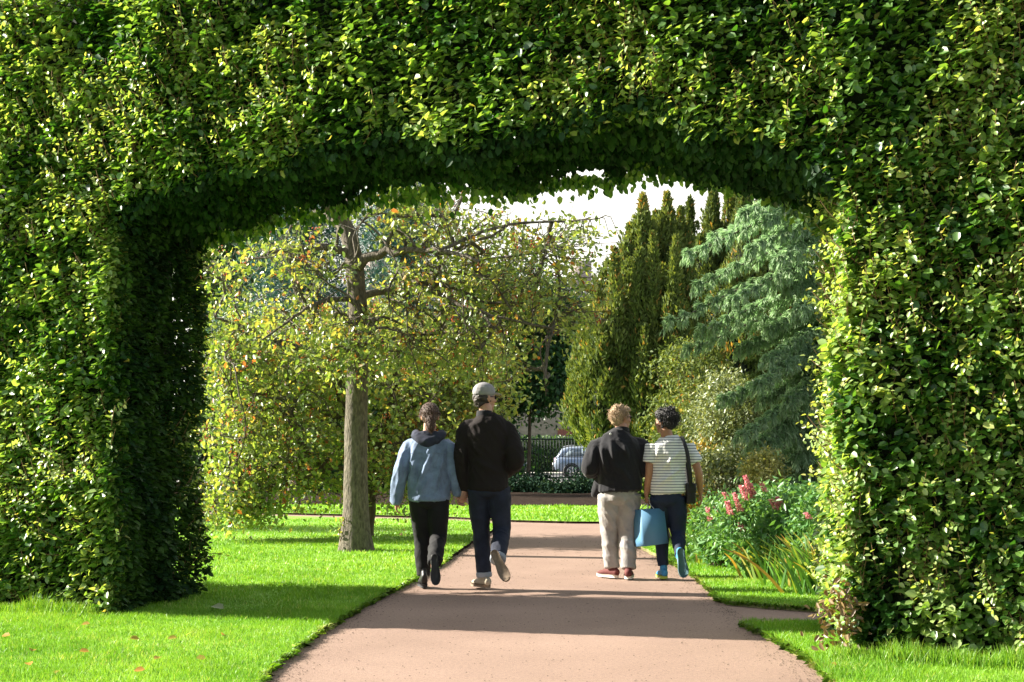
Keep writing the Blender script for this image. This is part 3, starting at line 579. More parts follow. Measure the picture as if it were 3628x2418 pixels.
# drooping blue green cedar
def cedar():
    rs = np.random.default_rng(12); x, Y = 4.55, 18.6
    root = empty('cedar_tree', (x, Y, .045), 'blue green cedar with drooping feathery boughs beside the right jamb of the hedge', 'tree')
    paths = [(spline([(x, Y, 0), (x, Y, 3), (x+.05, Y, 7)], 12), np.linspace(.2, .07, 12))]; fr = []; Ps, Ds, Ns, Ts = [], [], [], []
    tips = [(745, 215), (715, 238), (690, 255), (752, 250), (700, 285), (672, 322), (705, 330), (735, 300), (690, 350), (742, 350), (760, 385), (770, 330), (745, 435), (790, 400), (765, 470), (800, 440), (790, 290), (800, 340), (770, 220), (800, 230), (810, 480), (790, 500), (725, 400), (800, 380), (780, 260), (820, 300), (745, 470), (765, 400), (775, 430), (755, 445), (790, 460), (800, 420), (785, 370), (770, 360), (800, 310)]
    boughs = [at(px, py, Y+rs.uniform(-1.9, -.2)) for px, py in tips]
    for k in range(14):
        tx, tz = rs.uniform(760, 840), rs.uniform(330, 520); boughs.append(at(tx, tz, rs.uniform(16.6, 18)))
    for k in range(26):
        a = rs.uniform(-1.2, 2.6); boughs.append(np.array([x+math.cos(a)*rs.uniform(1.4, 2.2), Y+math.sin(a)*rs.uniform(1.2, 2.2), rs.uniform(.8, 6)]))
    for tip in boughs:
        s = np.array([x, Y, max(.5, tip[2]+.05*np.linalg.norm(tip[:2]-[x, Y]))]); ln = np.linalg.norm(tip-s)
        p = spline([s, (s+tip)/2+[0, 0, .16*ln], tip], 16); p[:, 2] -= 0; paths.append((p, np.linspace(.03, .005, 16)))
        d = unit(tip-s); sd = unit(np.cross(d, [0, 0, 1.]))
        for q in range(3, 16):
            for sg in (-1, 1, -1, 1):
                L = .42*(1.1-.055*q)*rs.uniform(.6, 1.1)
                e = p[q]+sd*sg*L*rs.uniform(.3, .8)+d*L*.6+[0, 0, -L*rs.uniform(.3, .7)]
                m = (p[q]+e)/2+[0, 0, .07]; pp = spline([p[q], m, e], 12); fr.append((pp[::3], np.linspace(.005, .002, 4)))
                k = 84; ii = rs.integers(1, 12, k); b = pp[ii]; T = unit(pp[np.minimum(ii+1, 11)]-pp[ii-1])
                s2 = unit(np.cross(T, [0, 0, 1.])); g = rs.choice([-1, 1], k)[:, None]
                Ps.append(b+rs.normal(0, .012, (k, 3))); Ds.append(unit(T*.8+s2*g*rs.uniform(.2, .8, (k, 1))+np.array([0, 0, -.55])+rs.normal(0, .18, (k, 3)))); Ns.append(unit(np.array([0, 0, 1.])+rs.normal(0, .5, (k, 3))))
                Ts.append(np.clip(.25+.5*rs.random(k)+.25*(ii/12)+rs.normal(0, .08), 0, 1))
    P = np.concatenate(Ps); n = len(P); L = rs.uniform(.05, .105, n)
    V, F_, T = leaf_arrays(P, np.concatenate(Ns), np.concatenate(Ds), L, np.full(n, .016), np.concatenate(Ts), simple=True)
    np_obj('crown', V, F_, M['cedar'], root, T)
    V, F_ = tubes(paths+fr, 6); np_obj('trunk', V, F_, M['bark'], root)
cedar()

def shrub(name, px, py_c, Y, rx, rz, ry, m, label, n=260, per=22, size=.06, rad=.09, aspect=.5, cat='shrub', group=None, lobes=5, droop=.2, gap=.2, core=True):
    c = at(px, py_c, Y); r = np.array([rx/F*Y, ry, rz/F*Y]); root = empty(name, (c[0], Y, .045), label, cat, group)
    q = unit(rng.normal(0, 1, (n, 3)))*rng.uniform(.62, 1.02, (n, 1))*r+c
    q += unit(q-c)*((vnoise(q, float(r.mean())*.6, 3)-.5)*.5*r.mean())[:, None]; q[:, 2] = np.maximum(q[:, 2], .08)
    b = np.array([c[0], Y, .03])
    V, F_ = tubes([(spline([b+rng.normal(0, .06, 3)*[1, 1, 0], (b+p)/2+rng.normal(0, .08, 3), p], 5), np.linspace(.012, .003, 5)) for p in q[::4]], 4)
    np_obj('stems', V, F_, M['bark_d'], root)
    V, F_, T = cluster_leaves(q, per, rad, size, aspect=aspect, simple=True, droop=droop); V[:, 2] = np.maximum(V[:, 2], .05)
    np_obj('foliage', V, F_, M[m], root, T)
    return root
shrub('shrub', 728, 430, 19.6, 30, 58, .7, 'pale', 'pale grey green small leaved shrub behind the flower bed', n=420, per=40, size=.055)
shrub('shrub', 725, 480, 18.5, 36, 40, .6, 'pale', 'low pale green shrub behind the pink flower spikes', n=260, per=34, size=.055)
shrub('shrub', 764, 473, 16.9, 16, 20, .28, 'cream', 'small creamy yellow shrub among the pink flower spikes', n=130, per=24, size=.05, rad=.06)
shrub('shrub', 708, 476, 19.3, 16, 36, .4, 'gold', 'yellow and orange leaved shrub beside the man in the striped shirt', n=120, per=26, size=.085, rad=.1, aspect=.35, droop=.9)
shrub('shrub', 700, 515, 18.2, 18, 22, .4, 'gold', 'low yellow green clump at the far end of the flower bed', n=110, per=20, size=.085, rad=.1, aspect=.3, droop=.3)
shrub('shrub', 690, 420, 27, 40, 70, 1.4, 'yew', 'dark spreading evergreen bush under the olive conifers', n=500, per=40, size=.08, rad=.14)
def flower_plant(px, pc, Y, rx, rz, ry, spikes, label, n=200, m='bed_leaf'):
    root = shrub('flowering_plant', px, pc, Y, rx, rz, ry, m, label, n=n, per=24, size=.075, rad=.08, cat='plant', group='flowering plants in the bed', aspect=.42)
    for (tx, ty, bx, by) in spikes:
        a, b = at(bx, by, Y-ry*.8), at(tx, ty, Y-ry*.8); L = np.linalg.norm(b-a); k = int(300*L/.3)
        f = rng.random(k); r = .020*(1-.65*f); an = rng.uniform(0, 6.28, k); P = a+(b-a)*f[:, None]+np.stack([np.cos(an)*r, np.sin(an)*r, 0*r], 1)*rng.random((k, 1))**.5
        D = unit(np.stack([np.cos(an), np.sin(an), .5+0*an], 1)+rng.normal(0, .3, (k, 3))); l = rng.uniform(.016, .032, k)
        V, F_, T = leaf_arrays(P, rng.normal(0, 1, (k, 3)), D, l, l*.7, rng.random(k), simple=True)
        sp = np_obj('flower_spike', V, F_, M['pink'], root, T)
        lo = a-np.array([0, 0, .25]); V, F_ = tubes([([lo, a, b], [.004, .004, .002])], 4); np_obj('flower_stem', V, F_, M['bed_leaf'], sp, np.full(len(V), .3))
flower_plant(722, 532, 15.6, 24, 30, .4, [(707, 508, 715, 534), (715, 508, 724, 526), (724, 493, 732, 510), (711, 520, 717, 538)], 'pink spiked flowering plant nearest the far end of the bed')
flower_plant(752, 532, 15.0, 30, 36, .45, [(734, 494, 741, 512), (745, 476, 751, 500), (754, 493, 760, 504), (739, 523, 744, 533), (750, 484, 755, 500), (741, 486, 746, 502), (727, 502, 731, 515)], 'tallest pink spiked flowering plant in the middle of the bed', n=260)
flower_plant(785, 530, 14.6, 32, 38, .5, [(761, 483, 765, 492), (777, 497, 783, 510), (771, 500, 777, 510)], 'broad green flowering plant with few pink spikes', n=280)
flower_plant(822, 535, 13.9, 30, 44, .5, [(806, 513, 810, 519)], 'leafy green flowering plant beside the right jamb of the hedge', n=260)
def strap_clump(px, py, Y, n, ln, label, lean=-.35):
    b = at(px, py, Y); b[2] = .045; root = empty('iris_plant', b, label, 'plant', 'strap leaved iris clumps along the bed edge'); Vs, Fs, Ts, o = [], [], [], 0
    for k in range(n):
        s = b+np.array([rng.normal(0, .12), rng.normal(0, .12), 0]); L = ln*rng.uniform(.55, 1.1); d = unit([lean*.7+rng.normal(0, .28), rng.normal(-.05, .25), 1.3])
        t = np.linspace(0, 1, 7)[:, None]; p = s+d*L*t+np.array([d[0]*.35, d[1]*.35, -.18])*L*t**2.6; sd = unit(np.cross(d, rng.normal(0, 1, 3)))
        w = (.012*np.sqrt(np.clip(1-t, 0, 1))*1.15+.001); V = np.concatenate([p-sd*w, p+sd*w]); j = np.arange(6)[:, None]
        Fs.append(np.hstack([j, j+1, j+8, j+7])+o); Vs.append(V); o += 14
        tt = rng.random()*.7+(.3 if rng.random() < .2 else 0); Ts.append(np.concatenate([np.clip(tt+.35*t[:, 0]**3, 0, 1)]*2))
    np_obj('leaves', np.concatenate(Vs), np.concatenate(Fs), M['strap'], root, np.concatenate(Ts))
strap_clump(703, 549, 17.4, 60, .50, 'yellowing iris clump at the far end of the flower bed', -.2)
strap_clump(718, 560, 16.0, 60, .50, 'narrow leaved iris clump under the first pink spikes', -.3)
strap_clump(772, 574, 14.1, 55, .46, 'small yellow green iris clump in the middle of the bed edge', -.5)
strap_clump(792, 582, 13.3, 45, .45, 'iris clump with a few orange blades beside the largest clump')
strap_clump(818, 590, 12.7, 80, .62, 'largest iris clump with long green blades beside the right jamb', -.5)
strap_clump(834, 590, 12.6, 50, .50, 'iris clump half hidden by the right jamb of the hedge', -.3)
# sprout at the foot of the main trunk
def sprout():
    b = np.array([-2.03, 17.9, LH]); root = empty('sapling', b, 'small brown leaved sucker sprouting at the foot of the bare grey trunk', 'plant')
    st = [([b, b+[-.03, 0, .2], b+[-.05+.04*k, 0, .35+.06*k]], [.005, .004, .002]) for k in range(3)]; V, F_ = tubes(st, 4); np_obj('stem', V, F_, M['twig'], root)
    P = b+rng.normal(0, 1, (26, 3))*[.05, .04, .09]+[-.04, 0, .28]; L = rng.uniform(.04, .08, 26); V, F_, T = leaf_arrays(P, rng.normal(0, .6, (26, 3))+[0, 0, .6], rng.normal(0, 1, (26, 3)), L, L*.5, rng.uniform(.2, .9, 26)); np_obj('leaves', V, F_, M['sorbus'], root, T)
sprout()
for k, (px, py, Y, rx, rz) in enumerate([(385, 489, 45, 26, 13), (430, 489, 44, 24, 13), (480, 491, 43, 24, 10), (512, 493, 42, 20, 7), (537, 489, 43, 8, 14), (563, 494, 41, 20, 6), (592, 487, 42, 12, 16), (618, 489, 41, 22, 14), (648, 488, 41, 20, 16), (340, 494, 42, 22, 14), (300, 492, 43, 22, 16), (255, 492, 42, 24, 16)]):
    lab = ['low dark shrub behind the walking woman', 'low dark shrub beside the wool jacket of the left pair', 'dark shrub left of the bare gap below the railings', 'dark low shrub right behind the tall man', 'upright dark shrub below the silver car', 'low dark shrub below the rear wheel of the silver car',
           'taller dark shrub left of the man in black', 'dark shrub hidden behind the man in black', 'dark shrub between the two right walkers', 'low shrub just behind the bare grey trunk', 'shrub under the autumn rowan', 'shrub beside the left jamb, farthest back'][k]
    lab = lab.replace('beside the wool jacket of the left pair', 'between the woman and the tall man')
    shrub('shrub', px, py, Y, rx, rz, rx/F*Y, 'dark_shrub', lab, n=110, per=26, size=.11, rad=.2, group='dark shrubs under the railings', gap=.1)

# ------------------------------------------------------------------ street: low wall, railings, cars, hedge, house
w = empty('low_wall', (0, 52, 0), 'low stone wall with pale coping under the railings', 'wall')
box('wall_face', (-34, 51.9, -.3), (34, 52.2, -.02), M['stone'], w); box('coping', (-34, 51.85, -.017), (34, 52.25, .07), M['pavement'], w, .01)
f = empty('railing_fence', (0, 52.05, .07), 'tall dark green iron railings on the low wall', 'fence')
V, F_ = boxes_np([((x-.012, 52.04, .07), (x+.012, 52.064, 1.72)) for x in np.arange(-33, 33, .105)]); np_obj('bars', V, F_, M['iron'], f)
for z in (.22, 1.55): box('rail', (-33, 52.03, z), (33, 52.037, z+.05), M['iron'], f)
for x in np.arange(-33.35, 33, 4.2): box('post', (x-.035, 51.99, .07), (x+.035, 52.028, 1.82), M['iron'], f)
def clipped_far_hedge():
    o = empty('clipped_hedge', (0, 86, -.08), 'long clipped green hedge behind the parked cars', 'hedge')
    n = 26000; x = rng.uniform(-22, 22, n); k = rng.random(n) < .75
    P = np.stack([x, np.where(k, 85.3, rng.uniform(85.3, 86.7, n)), np.where(k, rng.uniform(0, 1.85, n), 1.85)], 1)+rng.normal(0, .05, (n, 3))
    L = rng.uniform(.1, .2, n); V, F_, T = leaf_arrays(P, rng.normal(0, .6, (n, 3))+[0, -.6, .6], rng.normal(0, 1, (n, 3)), L, L*.7, rng.random(n), simple=True)
    np_obj('foliage', V, F_, M['mid_leaf'], o, T); box('shade_fill_hull', (-22, 85.4, -.1), (22, 86.6, 1.78), M['hedge_core'], o)  # box is an added dark hull, shade painted behind the leaves
clipped_far_hedge()
def house():
    h = empty('stone_house', (3, 97, -.1), 'pale sandstone house with red door frames beyond the clipped hedge', 'house')
    box('wall', (-16, 97, -.1), (22, 108, 9.2), M['stone'], h)
    V = np.array([[-16.5, 96.5, 9.2], [22.5, 96.5, 9.2], [22.5, 108.5, 9.2], [-16.5, 108.5, 9.2], [-16.5, 102.5, 12.4], [22.5, 102.5, 12.4]])
    rf = np_obj('roof', V, [np.array([[0, 1, 5, 4], [2, 3, 4, 5], [0, 3, 2, 1]]), np.array([[0, 4, 3], [1, 2, 5]])], M['slate'], h)
    for x in (-10, 4, 17): box('chimney', (x, 101.8, 11.8), (x+1.4, 103.2, 14), M['stone'], rf)
    for z in (.9, 5.2):
        for x in (-13, -9, -5, -1, 7.4, 11, 15, 19):
            wn = box('window', (x-.65, 96.93, z), (x+.65, 96.99, z+2.2), M['white'], h); box('pane', (x-.52, 96.90, z+.12), (x+.52, 96.925, z+1.04), M['glass'], wn); box('pane', (x-.52, 96.90, z+1.14), (x+.52, 96.925, z+2.08), M['glass'], wn)
    for x in (3.5, 5.15): d = box('door', (x-.55, 96.9, 0), (x+.55, 96.98, 2.5), M['brickred'], h); box('handle', (x+.35, 96.86, 1.1), (x+.42, 96.895, 1.2), M['white'], d)
house()

M['car_blue'] = mat('car_paint_silver_blue', (.30, .36, .46), .25, metal=.5, var=.03, spec=.6)
M['car_dark'] = mat('car_paint_dark_green', (.05, .08, .085), .25, metal=.3, var=.03, spec=.6)
M['car_navy'] = mat('car_paint_navy', (.04, .07, .17), .25, metal=.3, var=.03, spec=.6)
M['tyre'] = mat('tyre', (.02, .02, .02), .85); M['alloy'] = mat('alloy', (.6, .6, .6), .3, metal=.7)
M['red_light'] = mat('tail_lamp', (.6, .03, .02), .2); M['clear'] = mat('head_lamp', (.8, .82, .85), .1)
M['trim'] = mat('black_trim', (.02, .02, .022), .6); M['carglass'] = mat('car_glass', (.20, .25, .29), .06, spec=.9, var=.1)
def car(x0, Y, z, label, m, h=1.62, ln=4.6):
    """tail at x0, nose towards +X"""
    root = empty('parked_car', (x0, Y, z), label, 'car', 'cars parked beyond the railings')
    # body: stations along the length, each a rounded section
    st = [(0, .42, .95, .60), (.06, .36, 1.0, .78), (.3, .30, 1.04, .86), (1.2, .26, 1.05, .90), (2.4, .24, 1.03, .91), (3.3, .26, .98, .89), (4.0, .28, .88, .84), (4.45, .34, .74, .72), (4.6, .42, .62, .55)]
    def loft(stn, n=20, e=.32):
        rings = []
        for (x, zb, zt, hw) in stn:
            a = np.linspace(0, 6.283, n, endpoint=False); c, s = np.cos(a), np.sin(a)
            rings.append(np.stack([np.full(n, x*ln/4.6+x0), Y+hw*np.sign(c)*np.abs(c)**e, z+(zb+zt)/2+(zt-zb)/2*np.sign(s)*np.abs(s)**e], 1))
        V = np.concatenate(rings); k = len(rings); j = np.arange(n); b = (np.arange(k-1)*n)[:, None]
        return V, [np.stack([b+j, b+(j+1) % n, b+n+(j+1) % n, b+n+j], -1).reshape(-1, 4), j[::-1][None], (j+n*(k-1))[None]]
    V, F_ = loft(st); body = np_obj('body', V, F_, m, root, smooth=True)
    cab = [(.12, .95, 1.02, .70), (.42, .95, h*.93, .68), (.75, .95, h-.02, .66), (1.6, .95, h, .66), (2.4, .95, h-.05, .65), (3.15, .95, 1.22, .68), (3.5, .93, 1.0, .70)]
    V, F_ = loft(cab, e=.45); np_obj('cabin', V, F_, m, body, smooth=True)
    X = lambda v: x0+v*ln/4.6
    for s in (-1, 1):
        yy = Y+s*.70
        for quad in ([(.50, 1.08), (1.28, 1.08), (1.28, h-.13), (.78, h-.15)], [(1.36, 1.08), (2.08, 1.07), (2.08, h-.15), (1.36, h-.13)], [(2.15, 1.07), (3.02, 1.05), (2.45, h-.2), (2.15, h-.16)]):
            V = np.array([[X(a), yy+s*(.012-.06*(b > 1.2)), z+b] for a, b in quad]+[[X(a), yy-s*.05, z+b] for a, b in quad]); np_obj('window', V, np.array([[0, 1, 2, 3], [7, 6, 5, 4], [0, 4, 5, 1], [1, 5, 6, 2], [2, 6, 7, 3], [3, 7, 4, 0]]), M['carglass'], root)
        V, F_ = tubes([(spline([(X(.5), yy-s*.06, z+h-.03), (X(.9), yy-s*.07, z+h+.04), (X(2.1), yy-s*.07, z+h+.02), (X(2.5), yy-s*.06, z+h-.06)], 8), np.full(8, .022))], 6); np_obj('roof_rail', V, F_, M['alloy'], root)
        V, F_ = tubes([(spline([(X(.45), yy+s*.03, z+1.06), (X(1.5), yy+s*.03, z+1.05), (X(3.05), yy+s*.03, z+1.03)], 8), np.full(8, .014))], 6); np_obj('chrome_strip', V, F_, M['alloy'], root)
        box('tail_light', (X(.02), Y+s*.62-.1, z+.8), (X(.30), Y+s*.78+.1, z+.98), M['red_light'], root, .03)
        box('headlight', (X(4.12), Y+s*.62-.08, z+.66), (X(4.50), Y+s*.66+.08, z+.78), M['clear'], root, .03)
        for wx in (.85, 3.65):
            a = np.linspace(0, 6.283, 28, endpoint=False); cx, cz = X(wx), z+.33
            prof = [(.20, -.02), (.30, 0), (.33, .04), (.33, .18), (.30, .22)]
            V = np.concatenate([np.stack([cx+r*np.cos(a), np.full(28, Y+s*(.93-d)), cz+r*np.sin(a)], 1) for r, d in prof]); j = np.arange(28); b = (np.arange(4)*28)[:, None]
            wh = np_obj('wheel', V, np.stack([b+j, b+(j+1) % 28, b+28+(j+1) % 28, b+28+j], -1).reshape(-1, 4), M['tyre'], root, smooth=True)
            bx = []
            for q in range(5):
                t = q*1.2566; d = np.array([math.cos(t), 0, math.sin(t)]); bx.append(([(cx, Y+s*.925, cz)+d*.03, (cx, Y+s*.935, cz)+d*.215], [.045, .030]))
            ringp = np.stack([cx+.215*np.cos(a), np.full(28, Y+s*.935), cz+.215*np.sin(a)], 1); bx.append((np.vstack([ringp, ringp[:1]]), np.full(29, .02)))
            V, F_ = tubes(bx, 6); np_obj('rim', V, F_, M['alloy'], wh)
            V, F_ = tubes([(np.vstack([np.stack([cx+.375*np.cos(a), np.full(28, Y+s*.895), cz+.375*np.sin(a)], 1)][0:1]), np.full(28, .035))], 6); np_obj('wheel_arch', V, F_, M['trim'], root)
    box('bumper', (X(-.03), Y-.7, z+.36), (X(.12), Y+.7, z+.56), M['trim'], root, .03); box('bumper', (X(4.45), Y-.6, z+.36), (X(4.62), Y+.6, z+.5), M['trim'], root, .03)
    box('number_plate', (X(-.05), Y-.26, z+.62), (X(-.012), Y+.26, z+.74), M['white'], root)
car(2.05, 74, -.2, 'silver blue estate car parked between the tall man and the man in black', M['car_blue'], 1.56)
car(-3.75, 74, -.2, 'dark green car with its bonnet showing right of the tall man', M['car_dark'], 1.42)
car(-14.5, 74, -.2, 'navy blue car glimpsed through the autumn rowan leaves', M['car_navy'], 1.5)
car(-9.1, 74, -.2, 'pale blue car glimpsed between the rowan stems left of the walking woman', M['car_blue'], 1.5)

def grit():
    n = 5200; s = rng.random(n) < .5; y = 7.6+rng.random(n)**1.5*14
    xe = np.where(s, np.interp(y, [p[1] for p in left_edge], [p[0] for p in left_edge]), np.interp(y, [p[1] for p in stripE[::1]][4:], [p[0] for p in stripE][4:])); off = np.abs(rng.normal(0, .10, n)); off = np.where(rng.random(n) < .35, rng.uniform(0, 3, n), off)
    x = np.where(s, xe+off, xe-off); ok = (x > np.interp(y, [p[1] for p in left_edge], [p[0] for p in left_edge])) & (x < 1.75); x, y = x[ok], y[ok]; n = len(x)
    P = np.stack([x, y, np.full(n, .002)], 1); r_ = rng.uniform(.002, .007, n)[:, None]*np.maximum(1, y/12)[:, None]
    oc = np.array([[1, 0, .2], [0, 1, .2], [-1, 0, .2], [0, -1, .2], [0, 0, .9]]); V = (P[:, None]+oc[None]*r_[:, None]).reshape(-1, 3)
    tag(np_obj('gravel', V, ((np.arange(n)*5)[:, None, None]+np.array([[0, 1, 4], [1, 2, 4], [2, 3, 4], [3, 0, 4]])[None]).reshape(-1, 3), M['grit'], None, rng.random(np.size(V, 0))), 'fine grit and leaf crumbs lying along the path edges', None, None, 'stuff')
M['grit'] = mat('grit', (.14, .10, .07), .9, var=.7, scale=60); grit()
# fallen leaves and a scrap of paper
rl = np.random.default_rng(5)
def small_leaf(x, y, s, label, name='fallen_leaf', m='gold', cat='leaf', group='fallen leaves on the lawn', z=LH+.03):
    V, F_, T = leaf_arrays(np.array([[x, y, z]]), np.array([[rl.normal(0, .3), -.5, 1.]]), np.array([[rl.normal(), rl.normal(), 0.]]), np.array([s]), np.array([s*.8]), np.array([rl.uniform(.55, 1)]))
    o = np_obj(name, V-np.array([x, y, z]), F_, M[m], None, T); o.location = (x, y, z); tag(o, label, cat, group)
for (px, py) in [(90, 628), (33, 654), (130, 643), (79, 656), (177, 642), (196, 663), (28, 668), (60, 676), (160, 662), (10, 640), (830, 648+20), (900, 664), (958, 657), (145, 675), (222, 640)]:
    Yd = F*(CH-LH)/(py-HZ); x = (px-512)/F*Yd
    small_leaf(x, Yd, .06, 'fallen orange leaf lying on the near grass')
small_leaf((212-512)/F*11.4, 11.4, .12, 'scrap of white paper on the shaded grass by the left jamb', 'paper_scrap', 'paper' if 'paper' in M else 'pale', 'litter', None)

# ------------------------------------------------------------------ people
M['skin'] = mat('skin_fair', (.50, .27, .19), .5, var=.06, scale=30); M['skin'].node_tree.nodes['Principled BSDF'].inputs['Subsurface Weight'].default_value = .1
M['skin2'] = mat('skin_tan', (.40, .20, .12), .5, var=.06, scale=30)
M['denim_light'] = mat('washed_denim', (.17, .235, .37), .85, var=.28, scale=14, bmp=.25, bdist=.006, sheen=.2)
M['navy_cotton'] = mat('navy_cotton', (.03, .035, .06), .9, var=.2)
M['black_cotton'] = mat('black_cotton', (.008, .008, .010), .85, var=.3, scale=8)
M['indigo'] = mat('dark_indigo_denim', (.015, .020, .040), .85, var=.35, scale=9, bmp=.2, bdist=.004)
M['cuff'] = mat('turned_denim_cuff', (.30, .33, .38), .85)
M['beige'] = mat('beige_grey_chino', (.33, .31, .295), .85, var=.15, scale=9, bmp=.2, bdist=.004)
M['fleece'] = mat('black_fleece', (.010, .010, .014), .95, var=.25, scale=40, bmp=.4, bdist=.004, sheen=.12)
M['jogger'] = mat('navy_jogger', (.008, .016, .042), .8, var=.2)
M['cap'] = mat('grey_cap', (.29, .28, .29), .85); M['hair_brown'] = mat('brown_hair', (.085, .045, .03), .5, var=.6, scale=40, stretch=(3, 3, .6), bmp=.9, bdist=.01)
M['hair_fair'] = mat('sandy_hair', (.40, .28, .17), .5, var=.5, scale=40, stretch=(3, 3, .8), bmp=.9, bdist=.01)
M['hair_black'] = mat('black_hair', (.02, .018, .018), .4, var=.6, scale=40, stretch=(3, 3, .8), bmp=1, bdist=.012)
M['hair_dark'] = mat('dark_brown_hair', (.04, .03, .025), .5, var=.6, scale=40, bmp=.9, bdist=.01)
M['boot'] = mat('black_leather', (.015, .015, .016), .45); M['sole_dark'] = mat('dark_rubber', (.03, .03, .032), .8)
M['canvas_beige'] = mat('beige_suede', (.42, .37, .29), .9); M['sole_beige'] = mat('tan_rubber', (.23, .17, .12), .85, bmp=.6, scale=60)
M['red_canvas'] = mat('dark_red_canvas', (.12, .028, .025), .8); M['white_rubber'] = mat('off_white_rubber', (.68, .64, .56), .7)
M['blue_mesh'] = mat('blue_mesh', (.05, .25, .50), .7); M['lime'] = mat('lime_foam', (.55, .65, .10), .7); M['teal_sole'] = mat('dark_teal_rubber', (.05, .12, .14), .8, bmp=.5, scale=60)
M['lens'] = mat('black_lens', (.01, .01, .01), .1); M['blackbag'] = mat('black_nylon', (.012, .012, .014), .5); M['paper'] = mat('white_cord', (.75, .74, .7), .8)
M['bagblue'] = mat('blue_paper', (.09, .23, .38), .6, var=.06, scale=3); M['eye'] = mat('eye_white', (.7, .68, .65), .3)
def jacket_quilt():
    m, nt, p = new_mat('brown_black_quilted'); p.inputs['Base Color'].default_value = (.020, .016, .016, 1); p.inputs['Roughness'].default_value = .9; p.inputs['Specular IOR Level'].default_value = .2
    tc = N(nt, 'ShaderNodeTexCoord'); w = None; outs = []
    for r in (.785, -.785):
        mp = N(nt, 'ShaderNodeMapping'); mp.inputs['Rotation'].default_value = (0, r, 0); nt.links.new(tc.outputs['Object'], mp.inputs[0])
        w = N(nt, 'ShaderNodeTexWave', wave_type='BANDS', bands_direction='X'); w.inputs['Scale'].default_value = 5.5; w.inputs['Distortion'].default_value = .3; nt.links.new(mp.outputs[0], w.inputs[0])
        q = N(nt, 'ShaderNodeMath', operation='POWER'); q.inputs[1].default_value = .3; nt.links.new(w.outputs['Fac'], q.inputs[0]); outs.append(q.outputs[0])
    mu = N(nt, 'ShaderNodeMath', operation='MULTIPLY'); nt.links.new(outs[0], mu.inputs[0]); nt.links.new(outs[1], mu.inputs[1]); bump(nt, p, mu.outputs[0], .12, .006); return m
M['quilt'] = jacket_quilt()
def stripes():
    m, nt, p = new_mat('striped_jersey'); tc = N(nt, 'ShaderNodeTexCoord'); sp = N(nt, 'ShaderNodeSeparateXYZ'); nt.links.new(tc.outputs['Object'], sp.inputs[0])
    q = N(nt, 'ShaderNodeMath', operation='MULTIPLY'); q.inputs[1].default_value = 1/.0265; nt.links.new(sp.outputs['Z'], q.inputs[0])
    fr = N(nt, 'ShaderNodeMath', operation='FRACT'); nt.links.new(q.outputs[0], fr.inputs[0])
    nt.links.new(ramp(nt, [(.0, (.82, .82, .80)), (.60, (.82, .82, .80)), (.66, (.20, .22, .25)), (.94, (.20, .22, .25)), (1, (.82, .82, .80))], fr.outputs[0]), p.inputs['Base Color'])
    p.inputs['Roughness'].default_value = .9; return m
M['stripe'] = stripes()

